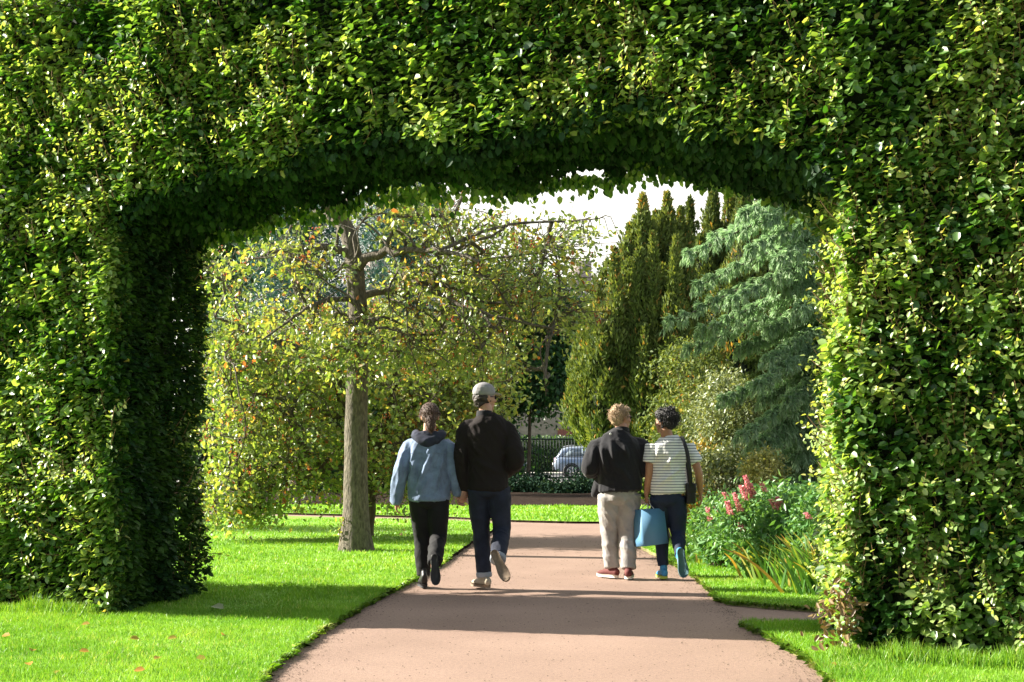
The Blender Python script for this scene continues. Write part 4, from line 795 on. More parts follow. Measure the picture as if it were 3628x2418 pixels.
class Blob:
    def __init__(s): s.V = []; s.F = []; s.o = 0
    def add(s, V, F_): s.V.append(np.asarray(V, float)); s.F += [tuple(int(i)+s.o for i in f) for f in F_]; s.o += len(V)
    def tube(s, pts, rw, rd=None, side=(1, 0, 0), n=20, k=None, cap=.6):
        """loft through pts; rw half width along side, rd half depth"""
        pts = np.asarray(pts, float); rd = rw if rd is None else rd
        rw = np.asarray(rw, float); rd = np.asarray(rd, float); m = len(pts); k = k or max(2, (m-1)*5+1)
        if m > 2: P = spline(pts, k)
        else: P = np.linspace(pts[0], pts[1], k)
        t = np.linspace(0, m-1, k); RW = np.interp(t, range(m), rw); RD = np.interp(t, range(m), rd)
        T = unit(np.gradient(P, axis=0)); S = unit(np.array(side)-(T@np.array(side, float))[:, None]*T); Dp = np.cross(T, S)
        a = np.linspace(0, 2*math.pi, n, endpoint=False); rings = []
        def ring(c, i, sc): return c+np.cos(a)[:, None]*S[i]*RW[i]*sc+np.sin(a)[:, None]*Dp[i]*RD[i]*sc
        r0 = min(RW[0], RD[0])*cap; r1 = min(RW[-1], RD[-1])*cap
        for q in (.25, .7, .93): rings.append(ring(P[0]-T[0]*r0*math.sqrt(1-q*q), 0, q))
        for i in range(k): rings.append(ring(P[i], i, 1))
        for q in (.93, .7, .25): rings.append(ring(P[-1]+T[-1]*r1*math.sqrt(1-q*q), k-1, q))
        K = len(rings); V = np.concatenate(rings); fs = []
        for i in range(K-1):
            for j in range(n): fs.append((i*n+j, i*n+(j+1) % n, (i+1)*n+(j+1) % n, (i+1)*n+j))
        fs.append(tuple(range(n))[::-1]); fs.append(tuple((K-1)*n+j for j in range(n))); s.add(V, fs)
    def ell(s, c, r, Rm=None, n=16):
        th = np.linspace(0, math.pi, n//2+1)[1:-1]; ph = np.linspace(0, 2*math.pi, n, endpoint=False)
        V = [[0, 0, 1]]+[[math.sin(t)*math.cos(p), math.sin(t)*math.sin(p), math.cos(t)] for t in th for p in ph]+[[0, 0, -1]]
        V = np.array(V)*np.array(r)
        if Rm is not None: V = V@np.array(Rm).T
        V = V+np.array(c); fs = [(0, 1+j, 1+(j+1) % n) for j in range(n)]; q = len(th)
        for i in range(q-1):
            for j in range(n): fs.append((1+i*n+j, 1+(i+1)*n+j, 1+(i+1)*n+(j+1) % n, 1+i*n+(j+1) % n))
        fs += [(1+(q-1)*n+(j+1) % n, 1+(q-1)*n+j, 1+q*n) for j in range(n)]; s.add(V, fs)
    def build(s, name, m, parent, voxel=.008, smooth=4, disp=None):
        me = bpy.data.meshes.new('tmp'); me.from_pydata([tuple(v) for v in np.concatenate(s.V)], [], s.F); o = bpy.data.objects.new('tmp', me); C.objects.link(o)
        r = o.modifiers.new('r', 'REMESH'); r.mode = 'VOXEL'; r.voxel_size = voxel
        if smooth: q = o.modifiers.new('s', 'SMOOTH'); q.iterations = smooth; q.factor = .5
        dg = bpy.context.evaluated_depsgraph_get(); me2 = bpy.data.meshes.new_from_object(o.evaluated_get(dg)); bpy.data.objects.remove(o); bpy.data.meshes.remove(me)
        me2.name = name
        if disp:
            n = len(me2.vertices); co = np.empty(n*3, np.float32); me2.vertices.foreach_get('co', co); no = np.empty(n*3, np.float32); me2.vertices.foreach_get('normal', no)
            co = co.reshape(-1, 3).astype(float); no = no.reshape(-1, 3); co = co+no*disp(co)[:, None]; me2.vertices.foreach_set('co', co.astype(np.float32).ravel())
        me2.polygons.foreach_set('use_smooth', np.ones(len(me2.polygons), bool)); me2.materials.clear(); me2.materials.append(m); me2.update()
        return link(bpy.data.objects.new(name, me2), parent)
def folds(amp, sc=(.05, .05, .16), shear=0.5, seed=0, amp2=.002):
    def fn(P):
        Q = P.copy(); Q[:, 0] += shear*P[:, 2]; Q[:, 1] += .3*P[:, 2]
        q = Q/np.array(sc); w = Q/np.array(sc)*.45
        r = 1-np.abs(2*vnoise(q, 1., seed)-1); r2 = 1-np.abs(2*vnoise(w+7, 1., seed+3)-1)
        return amp*((r**2-.4)*.6+(r2**2-.4))+amp2*(vnoise(P, .02, seed+1)-.5)
    return fn
def ridges(lines, base=None):
    def fn(P):
        d = base(P) if base else np.zeros(len(P))
        for (x0, z0, x1, z1, w, h) in lines:
            a = np.array([x0, z0]); b = np.array([x1, z1]); Q = P[:, [0, 2]]; t = np.clip(((Q-a)@(b-a))/((b-a)@(b-a)), 0, 1)
            dist = np.linalg.norm(Q-a-t[:, None]*(b-a), axis=1); d = d+(P[:, 1] < .03)*h*np.exp(-(dist/w)**2)*np.sin(math.pi*(.12+.76*t))
        return d
    return fn
def rotz(a): c, s = math.cos(a), math.sin(a); return np.array([[c, -s, 0], [s, c, 0], [0, 0, 1]])
def add_hand(B, wrist, d, palm_n, thumb, curl=.5, sc=1.0, spread=.1):
    d = unit(d); pn = np.array(palm_n, float); pn = unit(pn-pn@d*d); sd = np.cross(d, pn); sd = sd if sd@np.array(thumb) > 0 else -sd
    w = np.array(wrist, float)
    B.tube([w-d*.03*sc, w+d*.02*sc, w+d*.055*sc, w+d*.088*sc], np.array([.026, .030, .038, .037])*sc, np.array([.019, .017, .015, .012])*sc, side=sd, n=14)
    for i, (of, ln) in enumerate([(.029, .070), (.010, .078), (-.010, .073), (-.029, .058)]):
        p = w+d*.086*sc+sd*of*sc; a = .15+curl*.4+.05*i; pts = [p-d*.02*sc, p]; dd = unit(d+sd*of*spread*30*.05)
        for L in (.45, .32, .25):
            v = dd*math.cos(a)+pn*math.sin(a); pts.append(pts[-1]+v*ln*L*sc); a += curl*.75
        B.tube(pts, np.array([.009, .0088, .0082, .0075, .0065])*sc, n=10)
    b = w+d*.022*sc+sd*.026*sc; v = unit(d*.75+sd*.62+pn*.35); e = b+v*.036*sc; v2 = unit(d*.95+sd*.15+pn*.45*(.4+curl))
    B.tube([b-v*.01*sc, b, e, e+v2*.03*sc, e+v2*.052*sc], np.array([.012, .0125, .0105, .0095, .0078])*sc, n=10)
def add_head(B, c, yaw, sc=1.0, tilt=0):
    Rm = rotz(yaw)@np.array(Matrix.Rotation(tilt, 3, 'X')); q = lambda x, y, z: np.array(c)+Rm@(np.array([x, y, z])*sc); S = lambda *r: np.array(r)*sc
    B.ell(q(0, -.012, .03), S(.074, .094, .088), Rm); B.ell(q(0, .022, -.005), S(.066, .074, .098), Rm); B.ell(q(0, .035, -.068), S(.050, .054, .042), Rm); B.ell(q(0, .070, -.092), S(.022, .020, .018), Rm)
    B.ell(q(0, .082, .022), S(.045, .014, .012), Rm)                               # brow
    B.tube([q(0, .088, .018), q(0, .104, -.008), q(0, .110, -.026)], S(.009, .012, .016), S(.008, .010, .012), side=Rm@np.array([1., 0, 0]), n=10)
    B.ell(q(0, .091, -.052), S(.024, .010, .006), Rm); B.ell(q(0, .088, -.062), S(.020, .010, .007), Rm)  # lips
    for s in (-1, 1):
        B.ell(q(s*.078, -.004, -.008), S(.008, .018, .031), Rm@rotz(-s*.35)); B.ell(q(s*.042, .062, -.025), S(.022, .022, .022), Rm)
    return q, Rm
def shoe(parent, ankle, fwd, up, mats, ln=.29, wd=.05, hi=.11, name='shoe', ankle_h=.085, label=None):
    f = unit(fwd); u = np.array(up, float); u = unit(u-u@f*f); s = np.cross(f, u); o = np.array(ankle, float)-u*ankle_h-f*.07
    q = lambda x, y, z: o+s*x+f*y+u*z
    B = Blob(); k = ln/.29
    ys = np.array([0, .04, .09, .14, .19, .235, .268])*k; hw = np.array([.033, .036, .035, .039, .045, .042, .028])*wd/.05; ht = np.array([hi*.8, hi, hi*.92, .075, .058, .047, .036])
    B.tube([q(0, y, .020+h/2-.008) for y, h in zip(ys, ht)], hw, ht/2, side=s, n=18, k=24, cap=.8)
    B.tube([q(0, .045, .05), q(0, .055, hi+.015)], [.036, .037], [.043, .045], side=s, n=16)
    sh = B.build(name, mats[0], parent, .006, 3)
    if label: sh['label'] = label
    out = []
    for y, w in zip(np.linspace(-.012, .285*k, 20), np.interp(np.linspace(-.012, .285*k, 20), np.array([-.012, .0, .03, .09, .14, .2, .24, .27, .285])*np.array([1]+[k]*8), np.array([.012, .028, .036, .034, .040, .049, .045, .032, .012])*wd/.05)): out.append((w, y))
    rise = lambda y: .012*max(0, (y-.2*k)/.08)**2
    ringb = [q(w, y, rise(y)) for w, y in out]+[q(-w, y, rise(y)) for w, y in out[::-1]]; ringt = [q(w*1.02, y, .028+rise(y)) for w, y in out]+[q(-w*1.02, y, .028+rise(y)) for w, y in out[::-1]]
    n = len(ringb); V = np.array(ringb+ringt)
    so = np_obj('sole', V, [np.stack([np.arange(n), (np.arange(n)+1) % n, n+(np.arange(n)+1) % n, n+np.arange(n)], 1), np.arange(n)[None], (np.arange(n)[::-1]+n)[None]], mats[1])
    so.parent = sh; return sh
def torso_body(B, J, sc=1.0):
    hz = J['hipz']; sh = J['shz']; sx = J.get('shx', .19)
    B.tube([(0, 0, hz-.04), (0, -.01, hz+.06), (0, 0, hz+.2), (0, 0, sh-.15), (0, -.005, sh-.03), (0, -.005, sh+.02)], np.array([.130, .135, .125, .145, .125, .07])*sc, np.array([.092, .092, .09, .10, .085, .06])*sc)
def limbs_body(B, J):
    for s in 'LR':
        h, k, a, t = [np.array(J[x+s]) for x in ('hip', 'knee', 'ank', 'toe')]
        B.tube([h, (h+k)/2, k, k*.65+a*.35+np.array([0, -.005, 0]), a], [.075, .062, .044, .044, .032], n=16)
        t = a+(t-a)*.8; B.tube([a-unit(t-a)*.02, a*.5+t*.5, t], [.034, .036, .03], [.03, .024, .016], n=12)
        p, e, w = [np.array(J[x+s]) for x in ('sho', 'elb', 'wri')]
        B.tube([p*[.8, 1, 1]+[0, 0, -.035], (p+e)/2, e, e*.6+w*.4, w], [.036, .044, .038, .038, .026], [.040, .044, .038, .036, .021], n=14)
    c = np.array(J['head']); n0 = np.array([0, -.01, J['shz']-.02]); B.tube([n0, c+[0, -.025, -.07]], [.062, .056], n=16)
def strands(parent, c, Rm, rad, n, ln, m, down=.6, back=-.2, zmin=-.25, r=.0016, wav=.01, out=.35):
    ps = []
    for _ in range(n):
        v = unit(rng.normal(0, 1, 3))
        if v[2] < zmin or (v[1] > .55 and v[2] < .55): continue
        p = np.array(c)+Rm@(v*np.array(rad)); o = Rm@v; d = unit(o*out+np.array([0, 0, -down])+Rm@np.array([0, back, 0])+rng.normal(0, out, 3)); L = ln*random.uniform(.6, 1.3)
        ps.append((spline([p-o*.004, p+d*L*.5+o*.006+rng.normal(0, wav, 3)*.5, p+d*L+rng.normal(0, wav, 3)], 6), np.linspace(r, r*.4, 6)))
    V, F_ = tubes(ps, 4); q = np_obj('strands', V, F_, m, None); q.parent = parent
def root_person(x, Y, label, z=0.0):
    return empty('person', (x, Y, z), label, 'person')
def sleeve(B, J, s, r, end=1.0):
    p, e, w = [np.array(J[x+s]) for x in ('sho', 'elb', 'wri')]; w = e+(w-e)*end
    B.tube([p*[.62, 1, 1]+[0, 0, -.012], p+[0, 0, -.06], (p*.45+e*.55), e, (e+w)/2, w], [r[0]*.66, r[0]*.97, r[1], r[2], r[3], r[4]], n=18)
def pants(J, r, cuff=1.0, hipw=.165, hipd=.125, top=.06):
    B = Blob(); hz = J['hipz']
    B.tube([(0, 0, hz-.07), (0, .005, hz), (0, 0, hz+.01), (0, 0, hz+.03)], [hipw*.92, hipw*.93, hipw*.83, hipw*.75], [hipd*.95, hipd*.93, hipd*.8, hipd*.72])
    for s in 'LR':
        h, k, a = [np.array(J[x+s]) for x in ('hip', 'knee', 'ank')]; a = k+(a-k)*cuff
        B.tube([h+[0, 0, -.04], (h+k)/2, k, (k+a)/2, a], [r[0]*.93]+list(r[1:]), n=18, cap=.15)
    return B

# --- woman in denim jacket
def woman():
    o = root_person(-.748, 13.5, 'woman with tied brown hair in a washed denim jacket and black trousers, walking away')
    J = dict(hipz=.86, shz=1.35, head=(.01, .01, 1.555), hipL=(-.085, 0, .86), hipR=(.085, 0, .86), kneeL=(-.065, .10, .47), kneeR=(.08, .02, .47), ankL=(-.052, .06, .10), ankR=(.065, -.27, .24), toeL=(-.075, .24, .03), toeR=(.085, -.31, .05),
             shoL=(-.165, 0, 1.33), shoR=(.175, 0, 1.325), elbL=(-.245, -.04, 1.07), elbR=(.235, -.02, 1.08), wriL=(-.295, .02, .80), wriR=(.265, .03, .86))
    B = Blob(); torso_body(B, J, .92); limbs_body(B, J); add_head(B, J['head'], .12, .97)
    add_hand(B, J['wriL'], (-.03, .05, -1), (1, 0, 0), (0, 1, 0), .6, .88); add_hand(B, J['wriR'], (.18, .03, -1), (.6, -.8, 0), (-.3, 1, 0), .7, .88)
    B.build('body', M['skin'], o, .0065, 2)
    B = Blob()
    B.tube([(0, 0, .815), (0, 0, .90), (0, -.005, 1.08), (0, -.01, 1.24), (0, -.01, 1.33), (0, -.005, 1.385)], [.185, .188, .185, .195, .175, .085], [.15, .145, .135, .135, .12, .08], cap=.3)
    sleeve(B, J, 'L', [.078, .075, .07, .064, .05], 1.04); sleeve(B, J, 'R', [.078, .073, .068, .062, .05], .98)
    j = B.build('jacket', M['denim_light'], o, .008, 5, ridges([(.05, 1.28, -.10, .90, .024, .036), (-.08, 1.24, -.165, .93, .023, .034), (-.12, 1.30, -.14, 1.1, .022, .026), (.13, 1.2, .06, .92, .022, .024), (-.235, 1.2, -.27, .95, .022, .022), (0, 1.0, -.06, .88, .020, .024)], folds(.014, (.05, .05, .18), -.45, 2)))
    B = Blob(); B.tube([(0, 0, .80), (0, 0, .845)], [.183, .187], [.148, .15], cap=.1); B.build('waistband', M['denim_light'], j, .007, 2, folds(.003, (.03, .03, .03), 0, 4))
    for x in (-.105, .105):
        V, F_ = tubes([(np.array([(x*.9, -.145, .86), (x*.95, -.148, 1.0), (x, -.147, 1.12), (x*1.05, -.142, 1.22)]), np.full(4, .003))], 5); q = np_obj('seam', V, F_, M['denim_light']); q.parent = j
    V, F_ = tubes([(np.array([(-.16, -.125, 1.225), (-.08, -.145, 1.225), (0, -.15, 1.22), (.08, -.145, 1.225), (.16, -.125, 1.225)]), np.full(5, .0035))], 5); q = np_obj('seam', V, F_, M['denim_light']); q.parent = j
    B = Blob(); B.tube([(-.11, .02, 1.40), (-.10, -.07, 1.375), (0, -.125, 1.325), (.10, -.07, 1.375), (.115, .02, 1.40)], [.036, .042, .055, .042, .036], [.04, .045, .05, .045, .04], side=(0, 0, 1)); B.tube([(0, -.09, 1.40), (0, -.13, 1.31)], [.10, .07], [.035, .03])
    B.build('hood', M['navy_cotton'], o, .008, 5, folds(.008, (.05, .05, .05), .3, 6))
    pants(J, [.108, .098, .078, .07, .062], .95, .17, .135).build('trousers', M['black_cotton'], o, .008, 4, folds(.010, (.06, .06, .10), .5, 8))
    B = Blob(); c = np.array(J['head']); B.ell(c+[0, -.022, .036], (.086, .104, .092)); B.ell(c+[0, -.06, -.005], (.074, .062, .075)); B.ell(c+[.008, -.105, -.035], (.045, .04, .042)); B.tube([c+[.005, -.115, -.04], c+[.01, -.13, -.08], c+[.012, -.13, -.12], c+[.012, -.12, -.155]], [.022, .034, .030, .012], n=14)
    hr = B.build('hair', M['hair_brown'], o, .006, 2, lambda P: .003*(vnoise(P*np.array([1, 1, .15]), .008, 3)-.5)*2)
    strands(hr, c+[0, -.025, .034], np.eye(3), (.088, .106, .094), 420, .05, M['hair_brown'], .9, -.9, wav=.002, out=.08); strands(hr, c+[.008, -.135, -.05], np.eye(3), (.036, .03, .07), 160, .05, M['hair_brown'], 1.4, 0, -1, wav=.003, out=.12)
    shoe(o, J['ankL'], (-.15, 1, 0), (0, 0, 1), (M['boot'], M['sole_dark']), .26, .046, .15); shoe(o, J['ankR'], (.06, -.18, -1), (-.1, 1, -.2), (M['boot'], M['sole_dark']), .26, .046, .15)
# --- tall man in dark jacket and cap
def man_cap():
    o = root_person(-.209, 13.4, 'tall man in a grey cap, dark quilted jacket and indigo jeans, walking away')
    J = dict(hipz=.96, shz=1.52, head=(-.035, .01, 1.715), hipL=(-.09, 0, .95), hipR=(.09, 0, .95), kneeL=(-.07, .10, .52), kneeR=(.115, .03, .54), ankL=(-.04, .07, .105), ankR=(.085, -.30, .285), toeL=(-.10, .25, .03), toeR=(.17, -.38, .09),
             shoL=(-.195, 0, 1.49), shoR=(.175, 0, 1.485), elbL=(-.245, -.03, 1.17), elbR=(.245, -.07, 1.16), wriL=(-.212, .03, .91), wriR=(.15, .10, 1.04))
    B = Blob(); torso_body(B, J); limbs_body(B, J); q, Rm = add_head(B, J['head'], -1.0, 1.02)
    add_hand(B, J['wriL'], (-.12, .03, -1), (-.6, .8, 0), (.3, 1, 0), .7, 1.0); add_hand(B, J['wriR'], (-.5, .6, -.2), (0, -1, 0), (0, 0, 1), .6, 1.0)
    B.build('body', M['skin'], o, .0065, 2)
    B = Blob(); B.tube([(0, 0, .90), (0, 0, 1.0), (-.005, -.005, 1.17), (-.01, -.01, 1.38), (-.015, -.01, 1.49), (-.03, -.005, 1.56)], [.178, .178, .178, .21, .185, .085], [.145, .14, .135, .14, .12, .085], cap=.25)
    sleeve(B, J, 'L', [.083, .075, .066, .060, .046], 1.02); sleeve(B, J, 'R', [.083, .078, .076, .066, .052], 1.0)
    j = B.build('jacket', M['quilt'], o, .008, 5, ridges([(-.15, 1.43, -.06, 1.32, .02, .014), (-.13, 1.30, -.08, 1.22, .021, .024), (-.1, 1.15, .1, 1.05, .022, .018), (.2, 1.3, .12, 1.2, .022, .020), (-.24, 1.3, -.22, 1.1, .020, .018)], folds(.010, (.05, .05, .12), .6, 12)))
    B = Blob(); B.tube([(-.035, -.012, 1.545), (-.035, -.008, 1.60)], [.078, .072], [.082, .074], cap=.1); B.build('collar', M['fleece'], j, .007, 2)
    pants(J, [.112, .098, .078, .072, .068], .93, .178, .14, .05).build('jeans', M['indigo'], o, .008, 4, folds(.009, (.06, .06, .09), .5, 14))
    for s in 'LR':
        k, a = np.array(J['knee'+s]), np.array(J['ank'+s]); B = Blob(); B.tube([k+(a-k)*.885, k+(a-k)*.985], [.073, .071], cap=.1); B.build('turn_up', M['cuff'], o, .007, 2)
    c = np.array(J['head']); B = Blob(); B.ell(c+Rm@[0, -.028, .0], (.082, .088, .078), Rm); B.ell(c+Rm@[0, -.06, -.045], (.058, .042, .045), Rm); B.build('hair', M['hair_dark'], o, .006, 2, lambda P: .008*(vnoise(P, .014, 3)-.5)*2)
    B = Blob(); cc = c+Rm@[0, -.008, .062]; B.ell(cc, (.090, .108, .082), Rm); B.tube([cc-[0, 0, .028], cc-[0, 0, .0]], [.089, .091], [.108, .108], side=tuple(Rm@[1., 0, 0]), cap=.1)
    cp = B.build('cap', M['cap'], o, .006, 2)
    B = Blob(); B.tube([cc+Rm@[0, .075, -.018], cc+Rm@[0, .12, -.018], cc+Rm@[0, .165, -.030]], [.075, .068, .04], [.008, .006, .005], side=tuple(Rm@[1., 0, 0]), cap=.3); B.build('visor', M['cap'], cp, .004, 2)
    B = Blob(); B.ell(c+Rm@[-.034, .088, .008], (.026, .010, .020), Rm); B.ell(c+Rm@[.034, .088, .008], (.026, .010, .020), Rm)
    for s in (-1, 1): B.tube([c+Rm@[s*.062, .08, .012], c+Rm@[s*.078, .03, .012], c+Rm@[s*.08, -.01, .008]], [.004, .004, .004], n=8)
    B.build('sunglasses', M['lens'], o, .003, 1)
    B = Blob(); a = np.linspace(0, 2*math.pi, 17)
    shoe(o, J['ankL'], (-.55, 1, 0), (0, 0, 1), (M['canvas_beige'], M['sole_beige']), .295, .052, .10); shoe(o, J['ankR'], (.42, -.35, -.85), (.1, 1, -.35), (M['canvas_beige'], M['sole_beige']), .295, .052, .10)
# --- man in black fleece
def man_black():
    o = root_person(1.036, 14.5, 'fair haired man in a loose black jacket, beige trousers and red shoes, looking right')
    J = dict(hipz=.86, shz=1.39, head=(.02, .01, 1.558), hipL=(-.095, 0, .86), hipR=(.095, 0, .86), kneeL=(-.085, .08, .46), kneeR=(.085, .02, .46), ankL=(-.065, .08, .10), ankR=(.085, -.06, .10), toeL=(-.15, .22, .03), toeR=(.10, .14, .03),
             shoL=(-.20, 0, 1.335), shoR=(.20, 0, 1.335), elbL=(-.285, -.03, 1.07), elbR=(.235, -.02, 1.08), wriL=(-.17, .20, 1.06), wriR=(.12, .22, 1.08))
    B = Blob(); torso_body(B, J, 1.1); limbs_body(B, J); q, Rm = add_head(B, J['head'], -.95, 1.0)
    add_hand(B, J['wriL'], (.8, .5, .1), (0, -1, 0), (0, 0, 1), .8); add_hand(B, J['wriR'], (-.8, .5, .1), (0, -1, 0), (0, 0, 1), .8)
    B.build('body', M['skin'], o, .0065, 2)
    B = Blob(); B.tube([(.015, 0, .865), (.01, 0, .95), (0, -.01, 1.10), (0, -.02, 1.26), (.0, -.015, 1.355), (.01, -.005, 1.435)], [.215, .215, .218, .228, .18, .085], [.17, .165, .165, .155, .125, .085], cap=.2)
    sleeve(B, J, 'L', [.095, .092, .088, .08, .06], .98); sleeve(B, J, 'R', [.095, .09, .084, .078, .06], .98)
    B.tube([(-.18, .03, .98), (-.215, .05, .88), (-.235, .07, .80)], [.045, .04, .028], [.06, .05, .02], cap=.2)
    j = B.build('jacket', M['fleece'], o, .008, 5, ridges([(-.17, 1.30, -.13, 1.05, .022, .030), (-.09, 1.33, -.06, 1.18, .021, .030), (.03, 1.3, .07, 1.2, .021, .028), (.0, 1.1, .1, .93, .023, .020), (-.25, 1.28, -.27, 1.12, .022, .024)], folds(.012, (.055, .055, .2), .35, 22)))
    B = Blob(); B.tube([(.02, -.01, 1.415), (.02, 0, 1.46)], [.082, .077], [.088, .08], cap=.1); B.build('collar', M['fleece'], j, .007, 2)
    B = Blob(); B.ell((-.093, -.148, 1.405), (.012, .005, .012)); b = B.build('badge', M['white'], j, .003, 1); b.location = (0, .012, 0)
    pants(J, [.118, .108, .085, .078, .07], .96, .185, .15, .04).build('trousers', M['beige'], o, .008, 4, folds(.012, (.06, .06, .08), .6, 25))
    c = np.array(J['head']); B = Blob(); B.ell(c+Rm@[0, -.025, .048], (.085, .098, .080), Rm); B.ell(c+Rm@[0, -.055, .0], (.076, .062, .08), Rm); B.ell(c+Rm@[0, .055, .082], (.06, .045, .035), Rm)
    for k in range(70):
        v = unit(rng.normal(0, 1, 3)+[0, -.2, .6]); p = c+Rm@(v*[.083, .095, .088]+[0, -.02, .045]); B.tube([p-Rm@v*.02, p+Rm@v*.004+rng.normal(0, .008, 3)], [.010, .005], n=8)
    hr = B.build('hair', M['hair_fair'], o, .006, 2, lambda P: .007*(vnoise(P*np.array([1, 1, .5]), .012, 3)-.5)*2)
    strands(hr, c+Rm@[0, -.022, .044], Rm, (.087, .100, .088), 900, .032, M['hair_fair'], .7, -.2, -.6, wav=.004)
    B = Blob()
    for s in (-1, 1): B.ell(c+Rm@[s*.034, .092, .008], (.024, .006, .017), Rm); B.tube([c+Rm@[s*.058, .088, .014], c+Rm@[s*.076, .03, .014], c+Rm@[s*.078, -.005, .006]], [.004]*3, n=8)
    B.build('glasses', M['lens'], o, .003, 1)
    shoe(o, J['ankL'], (-.75, 1, 0), (0, 0, 1), (M['red_canvas'], M['white_rubber']), .28, .052, .095); shoe(o, J['ankR'], (.12, 1, 0), (0, 0, 1), (M['red_canvas'], M['white_rubber']), .28, .052, .095)
# --- man in striped T-shirt
def man_stripe():
    X0, Y0 = 1.5, 14.4
    o = root_person(X0, Y0, 'black haired man in a striped T-shirt and navy trousers, turning his head left')
    J = dict(hipz=.84, shz=1.345, head=(-.03, .0, 1.52), hipL=(-.08, 0, .84), hipR=(.08, 0, .84), kneeL=(-.055, .11, .46), kneeR=(.095, .02, .46), ankL=(-.04, .08, .10), ankR=(.085, -.27, .235), toeL=(-.055, .24, .03), toeR=(.11, -.33, .06),
             shoL=(-.155, 0, 1.305), shoR=(.185, 0, 1.305), elbL=(-.185, -.03, 1.04), elbR=(.285, -.04, 1.04), wriL=(-.205, .03, .825), wriR=(.315, .04, .845))
    B = Blob(); torso_body(B, J, .94); limbs_body(B, J); q, Rm = add_head(B, J['head'], .95, .97)
    add_hand(B, J['wriL'], (.02, .05, -1), (.95, .3, 0), (0, 1, 0), 1.25, .95); add_hand(B, J['wriR'], (.12, .12, -1), (-1, .2, 0), (0, 1, 0), .3, .95)
    B.build('body', M['skin2'], o, .0065, 2)
    B = Blob(); B.tube([(.005, 0, .845), (.0, 0, .93), (0, 0, 1.08), (.01, -.01, 1.22), (.01, -.01, 1.31), (.0, -.005, 1.375)], [.172, .17, .163, .17, .16, .085], [.13, .125, .118, .125, .11, .075], cap=.2)
    for s in 'LR':
        p, e = np.array(J['sho'+s]), np.array(J['elb'+s]); sg = -1 if s == 'L' else 1
        B.tube([p+[0, 0, -.005], p+(e-p)*.35, p+(e-p)*.66+[sg*.006, 0, 0]], [.068, .072, .07], n=18, cap=.1)
    B.build('shirt', M['stripe'], o, .007, 5, ridges([(.10, 1.25, -.04, 1.1, .020, .020), (.12, 1.1, -.08, .93, .022, .020), (-.1, 1.3, -.12, 1.15, .020, .020), (.0, 1.2, .02, .95, .020, .016)], folds(.010, (.05, .05, .16), -.5, 32)))
    pants(J, [.105, .095, .072, .062, .048], .90, .162, .128, .03).build('trousers', M['jogger'], o, .008, 4, folds(.009, (.06, .06, .1), .5, 35))
    c = np.array(J['head']); B = Blob(); B.ell(c+Rm@[0, -.02, .05], (.094, .105, .085), Rm); B.ell(c+Rm@[0, -.055, .0], (.082, .062, .08), Rm); B.ell(c+Rm@[0, .05, .085], (.07, .05, .04), Rm)
    for k in range(46):
        v = unit(rng.normal(0, 1, 3)+[0, -.3, .6]); p = c+Rm@(v*[.09, .10, .095]+[0, -.02, .042]); B.tube([p-Rm@v*.02, p+Rm@v*.016+rng.normal(0, .01, 3)], [.02, .009], n=8)
    hr = B.build('hair', M['hair_black'], o, .006, 1, lambda P: .008*(vnoise(P, .014, 3)-.5)*2)
    strands(hr, c+Rm@[0, -.02, .046], Rm, (.098, .110, .095), 1000, .045, M['hair_black'], .5, -.2, -.7, wav=.009)
    shoe(o, J['ankL'], (-.1, 1, 0), (0, 0, 1), (M['blue_mesh'], M['lime']), .27, .05, .095); shoe(o, J['ankR'], (.12, -.2, -1), (-.05, 1, -.2), (M['blue_mesh'], M['teal_sole']), .27, .05, .095)
    # shoulder bag
    g = empty('shoulder_bag', (X0+.20, Y0-.02, .74), 'small black bag hanging from the shoulder of the man in the striped shirt', 'bag')
    b = box('pouch', (X0+.165, Y0-.09, .735), (X0+.255, Y0+.10, .925), M['blackbag'], g, .018); box('flap', (X0+.160, Y0-.094, .84), (X0+.260, Y0+.104, .935), M['blackbag'], b, .015)
    pts = spline([(X0+.205, Y0-.10, .90), (X0+.19, Y0-.145, 1.05), (X0+.165, Y0-.15, 1.22), (X0+.135, Y0-.13, 1.33), (X0+.125, Y0-.02, 1.385), (X0+.14, Y0+.10, 1.33), (X0+.18, Y0+.14, 1.15), (X0+.205, Y0+.11, .90)], 30)
    w = np.array([.016, 0, 0]); T = unit(np.gradient(pts, axis=0)); nn = unit(pts-np.array([X0, Y0, 0])*[1, 1, 0]-pts*[0, 0, 1])*.003
    V = np.concatenate([pts-w-nn, pts+w-nn, pts+w+nn, pts-w+nn]); k = 30; j = np.arange(k-1)[:, None]
    np_obj('strap', V, np.concatenate([np.hstack([j+a*k, j+1+a*k, j+1+b_*k, j+b_*k]) for a, b_ in ((0, 1), (1, 2), (2, 3), (3, 0))]), M['blackbag'], g)
    # blue paper carrier bag held in his left hand
    hx, hy, hz = X0-.19, Y0+.03, .725
    s = 721.; ox = lambda zx: X0+(zx-720)/s; oz = lambda zy: (1380-zy)/s
    g = empty('carrier_bag', (hx, hy, .33), 'blue paper carrier bag with white cord handles held by the man in the striped shirt', 'bag')
    fr = [(ox(528), Y0-.10, oz(888)), (ox(685), Y0-.05, oz(878)), (ox(715), Y0-.05, oz(1120)), (ox(550), Y0-.13, oz(1138))]
    sdl = [(ox(482), Y0+.03, oz(893)), (ox(490), Y0+.03, oz(1146))]; bk = [(ox(650), Y0+.08, oz(880)), (ox(680), Y0+.08, oz(1118))]
    gus = [(ox(518), Y0-.02, oz(892)), (ox(524), Y0-.035, oz(1090))]
    V = np.array([fr[0], fr[1], fr[2], fr[3], sdl[0], sdl[1], bk[0], bk[1], gus[0], gus[1]])
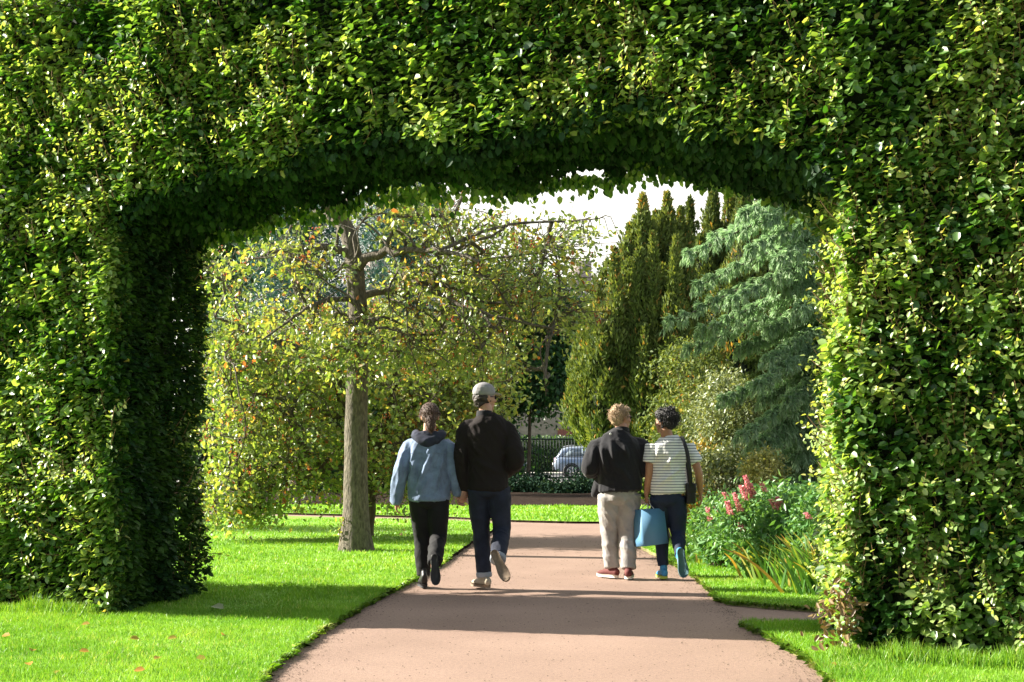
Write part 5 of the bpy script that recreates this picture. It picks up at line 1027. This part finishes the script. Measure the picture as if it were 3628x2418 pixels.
    bo = np_obj('bag_body', V, [np.array([[0, 1, 2, 3], [0, 3, 9, 8], [8, 9, 5, 4], [1, 6, 7, 2], [6, 4, 5, 7]]), np.array([[3, 5, 9]]), np.array([[3, 2, 7, 5]])], M['bagblue'], g)
    sol = bo.modifiers.new('thickness', 'SOLIDIFY'); sol.thickness = .003
    for (a, b_) in ((fr[0], fr[1]), (sdl[0], bk[0])):
        a, b_ = np.array(a), np.array(b_); p, q2 = a+(b_-a)*.22, a+(b_-a)*.62; top = np.array([hx, hy, hz+.02])
        V, F_ = tubes([(spline([p-[0, 0, .02], p*.35+top*.65, top, q2*.35+top*.65, q2-[0, 0, .02]], 16), np.full(16, .0045))], 6); np_obj('handle', V, F_, M['paper'], g)
woman(); man_cap(); man_black(); man_stripe()

# ------------------------------------------------------------------ light, sky, camera
sv = unit(np.array([-.974*math.cos(R(28)), .225*math.cos(R(28)), math.sin(R(28))]))
sun = bpy.data.lights.new('sun', 'SUN'); sun.energy = 5; sun.angle = R(.5); sun.color = (1, .93, .80)
so = link(bpy.data.objects.new('sun', sun)); so.rotation_euler = Vector(sv).to_track_quat('Z', 'Y').to_euler()
W = bpy.data.worlds.new('World'); bpy.context.scene.world = W; W.use_nodes = True; nt = W.node_tree
bg = nt.nodes['Background']; sky = N(nt, 'ShaderNodeTexSky', sky_type='NISHITA'); sky.sun_disc = False; sky.sun_elevation = R(28); sky.sun_rotation = math.atan2(sv[0], sv[1])
tc = N(nt, 'ShaderNodeTexCoord'); nz = N(nt, 'ShaderNodeTexNoise'); nz.inputs['Scale'].default_value = 2.2; nz.inputs['Detail'].default_value = 5; nt.links.new(tc.outputs['Generated'], nz.inputs['Vector'])
sx = N(nt, 'ShaderNodeSeparateXYZ'); nt.links.new(tc.outputs['Generated'], sx.inputs[0])
m1 = N(nt, 'ShaderNodeMapRange'); m1.inputs['From Min'].default_value = .15; m1.inputs['From Max'].default_value = .45; m1.inputs['To Min'].default_value = .12; m1.inputs['To Max'].default_value = 0; nt.links.new(sx.outputs['Z'], m1.inputs['Value'])
m2 = N(nt, 'ShaderNodeMapRange'); m2.inputs['From Min'].default_value = .3; m2.inputs['From Max'].default_value = .85; m2.inputs['To Max'].default_value = .45; nt.links.new(sx.outputs['Y'], m2.inputs['Value'])
m3 = N(nt, 'ShaderNodeMath', operation='ADD'); nt.links.new(m1.outputs[0], m3.inputs[0]); nt.links.new(m2.outputs[0], m3.inputs[1]); m1 = m3
ad = N(nt, 'ShaderNodeMath', operation='ADD'); nt.links.new(nz.outputs['Fac'], ad.inputs[0]); nt.links.new(m1.outputs[0], ad.inputs[1])
mr = N(nt, 'ShaderNodeMapRange'); mr.inputs['From Min'].default_value = .5; mr.inputs['From Max'].default_value = .72; nt.links.new(ad.outputs[0], mr.inputs['Value'])
mx = N(nt, 'ShaderNodeMix', data_type='RGBA'); nt.links.new(mr.outputs[0], mx.inputs[0]); nt.links.new(sky.outputs[0], mx.inputs[6]); mx.inputs[7].default_value = (9.2, 9.0, 8.2, 1)
nt.links.new(mx.outputs[2], bg.inputs['Color']); bg.inputs['Strength'].default_value = .05
cam = bpy.data.cameras.new('camera'); co = link(bpy.data.objects.new('camera', cam)); co.location = (0, 0, CH); co.rotation_euler = (R(90), 0, 0)
cam.sensor_width = 36; cam.lens = F/1024*36; cam.shift_y = (HZ-341)/1024; cam.clip_end = 3000; cam.clip_start = .1
S = bpy.context.scene; S.camera = co; S.view_settings.view_transform = 'Standard'; S.view_settings.look = 'None'; S.view_settings.exposure = 1.85; S.view_settings.gamma = 1
S.cycles.max_bounces = 6; S.cycles.diffuse_bounces = 3; S.cycles.transmission_bounces = 4; S.cycles.glossy_bounces = 2
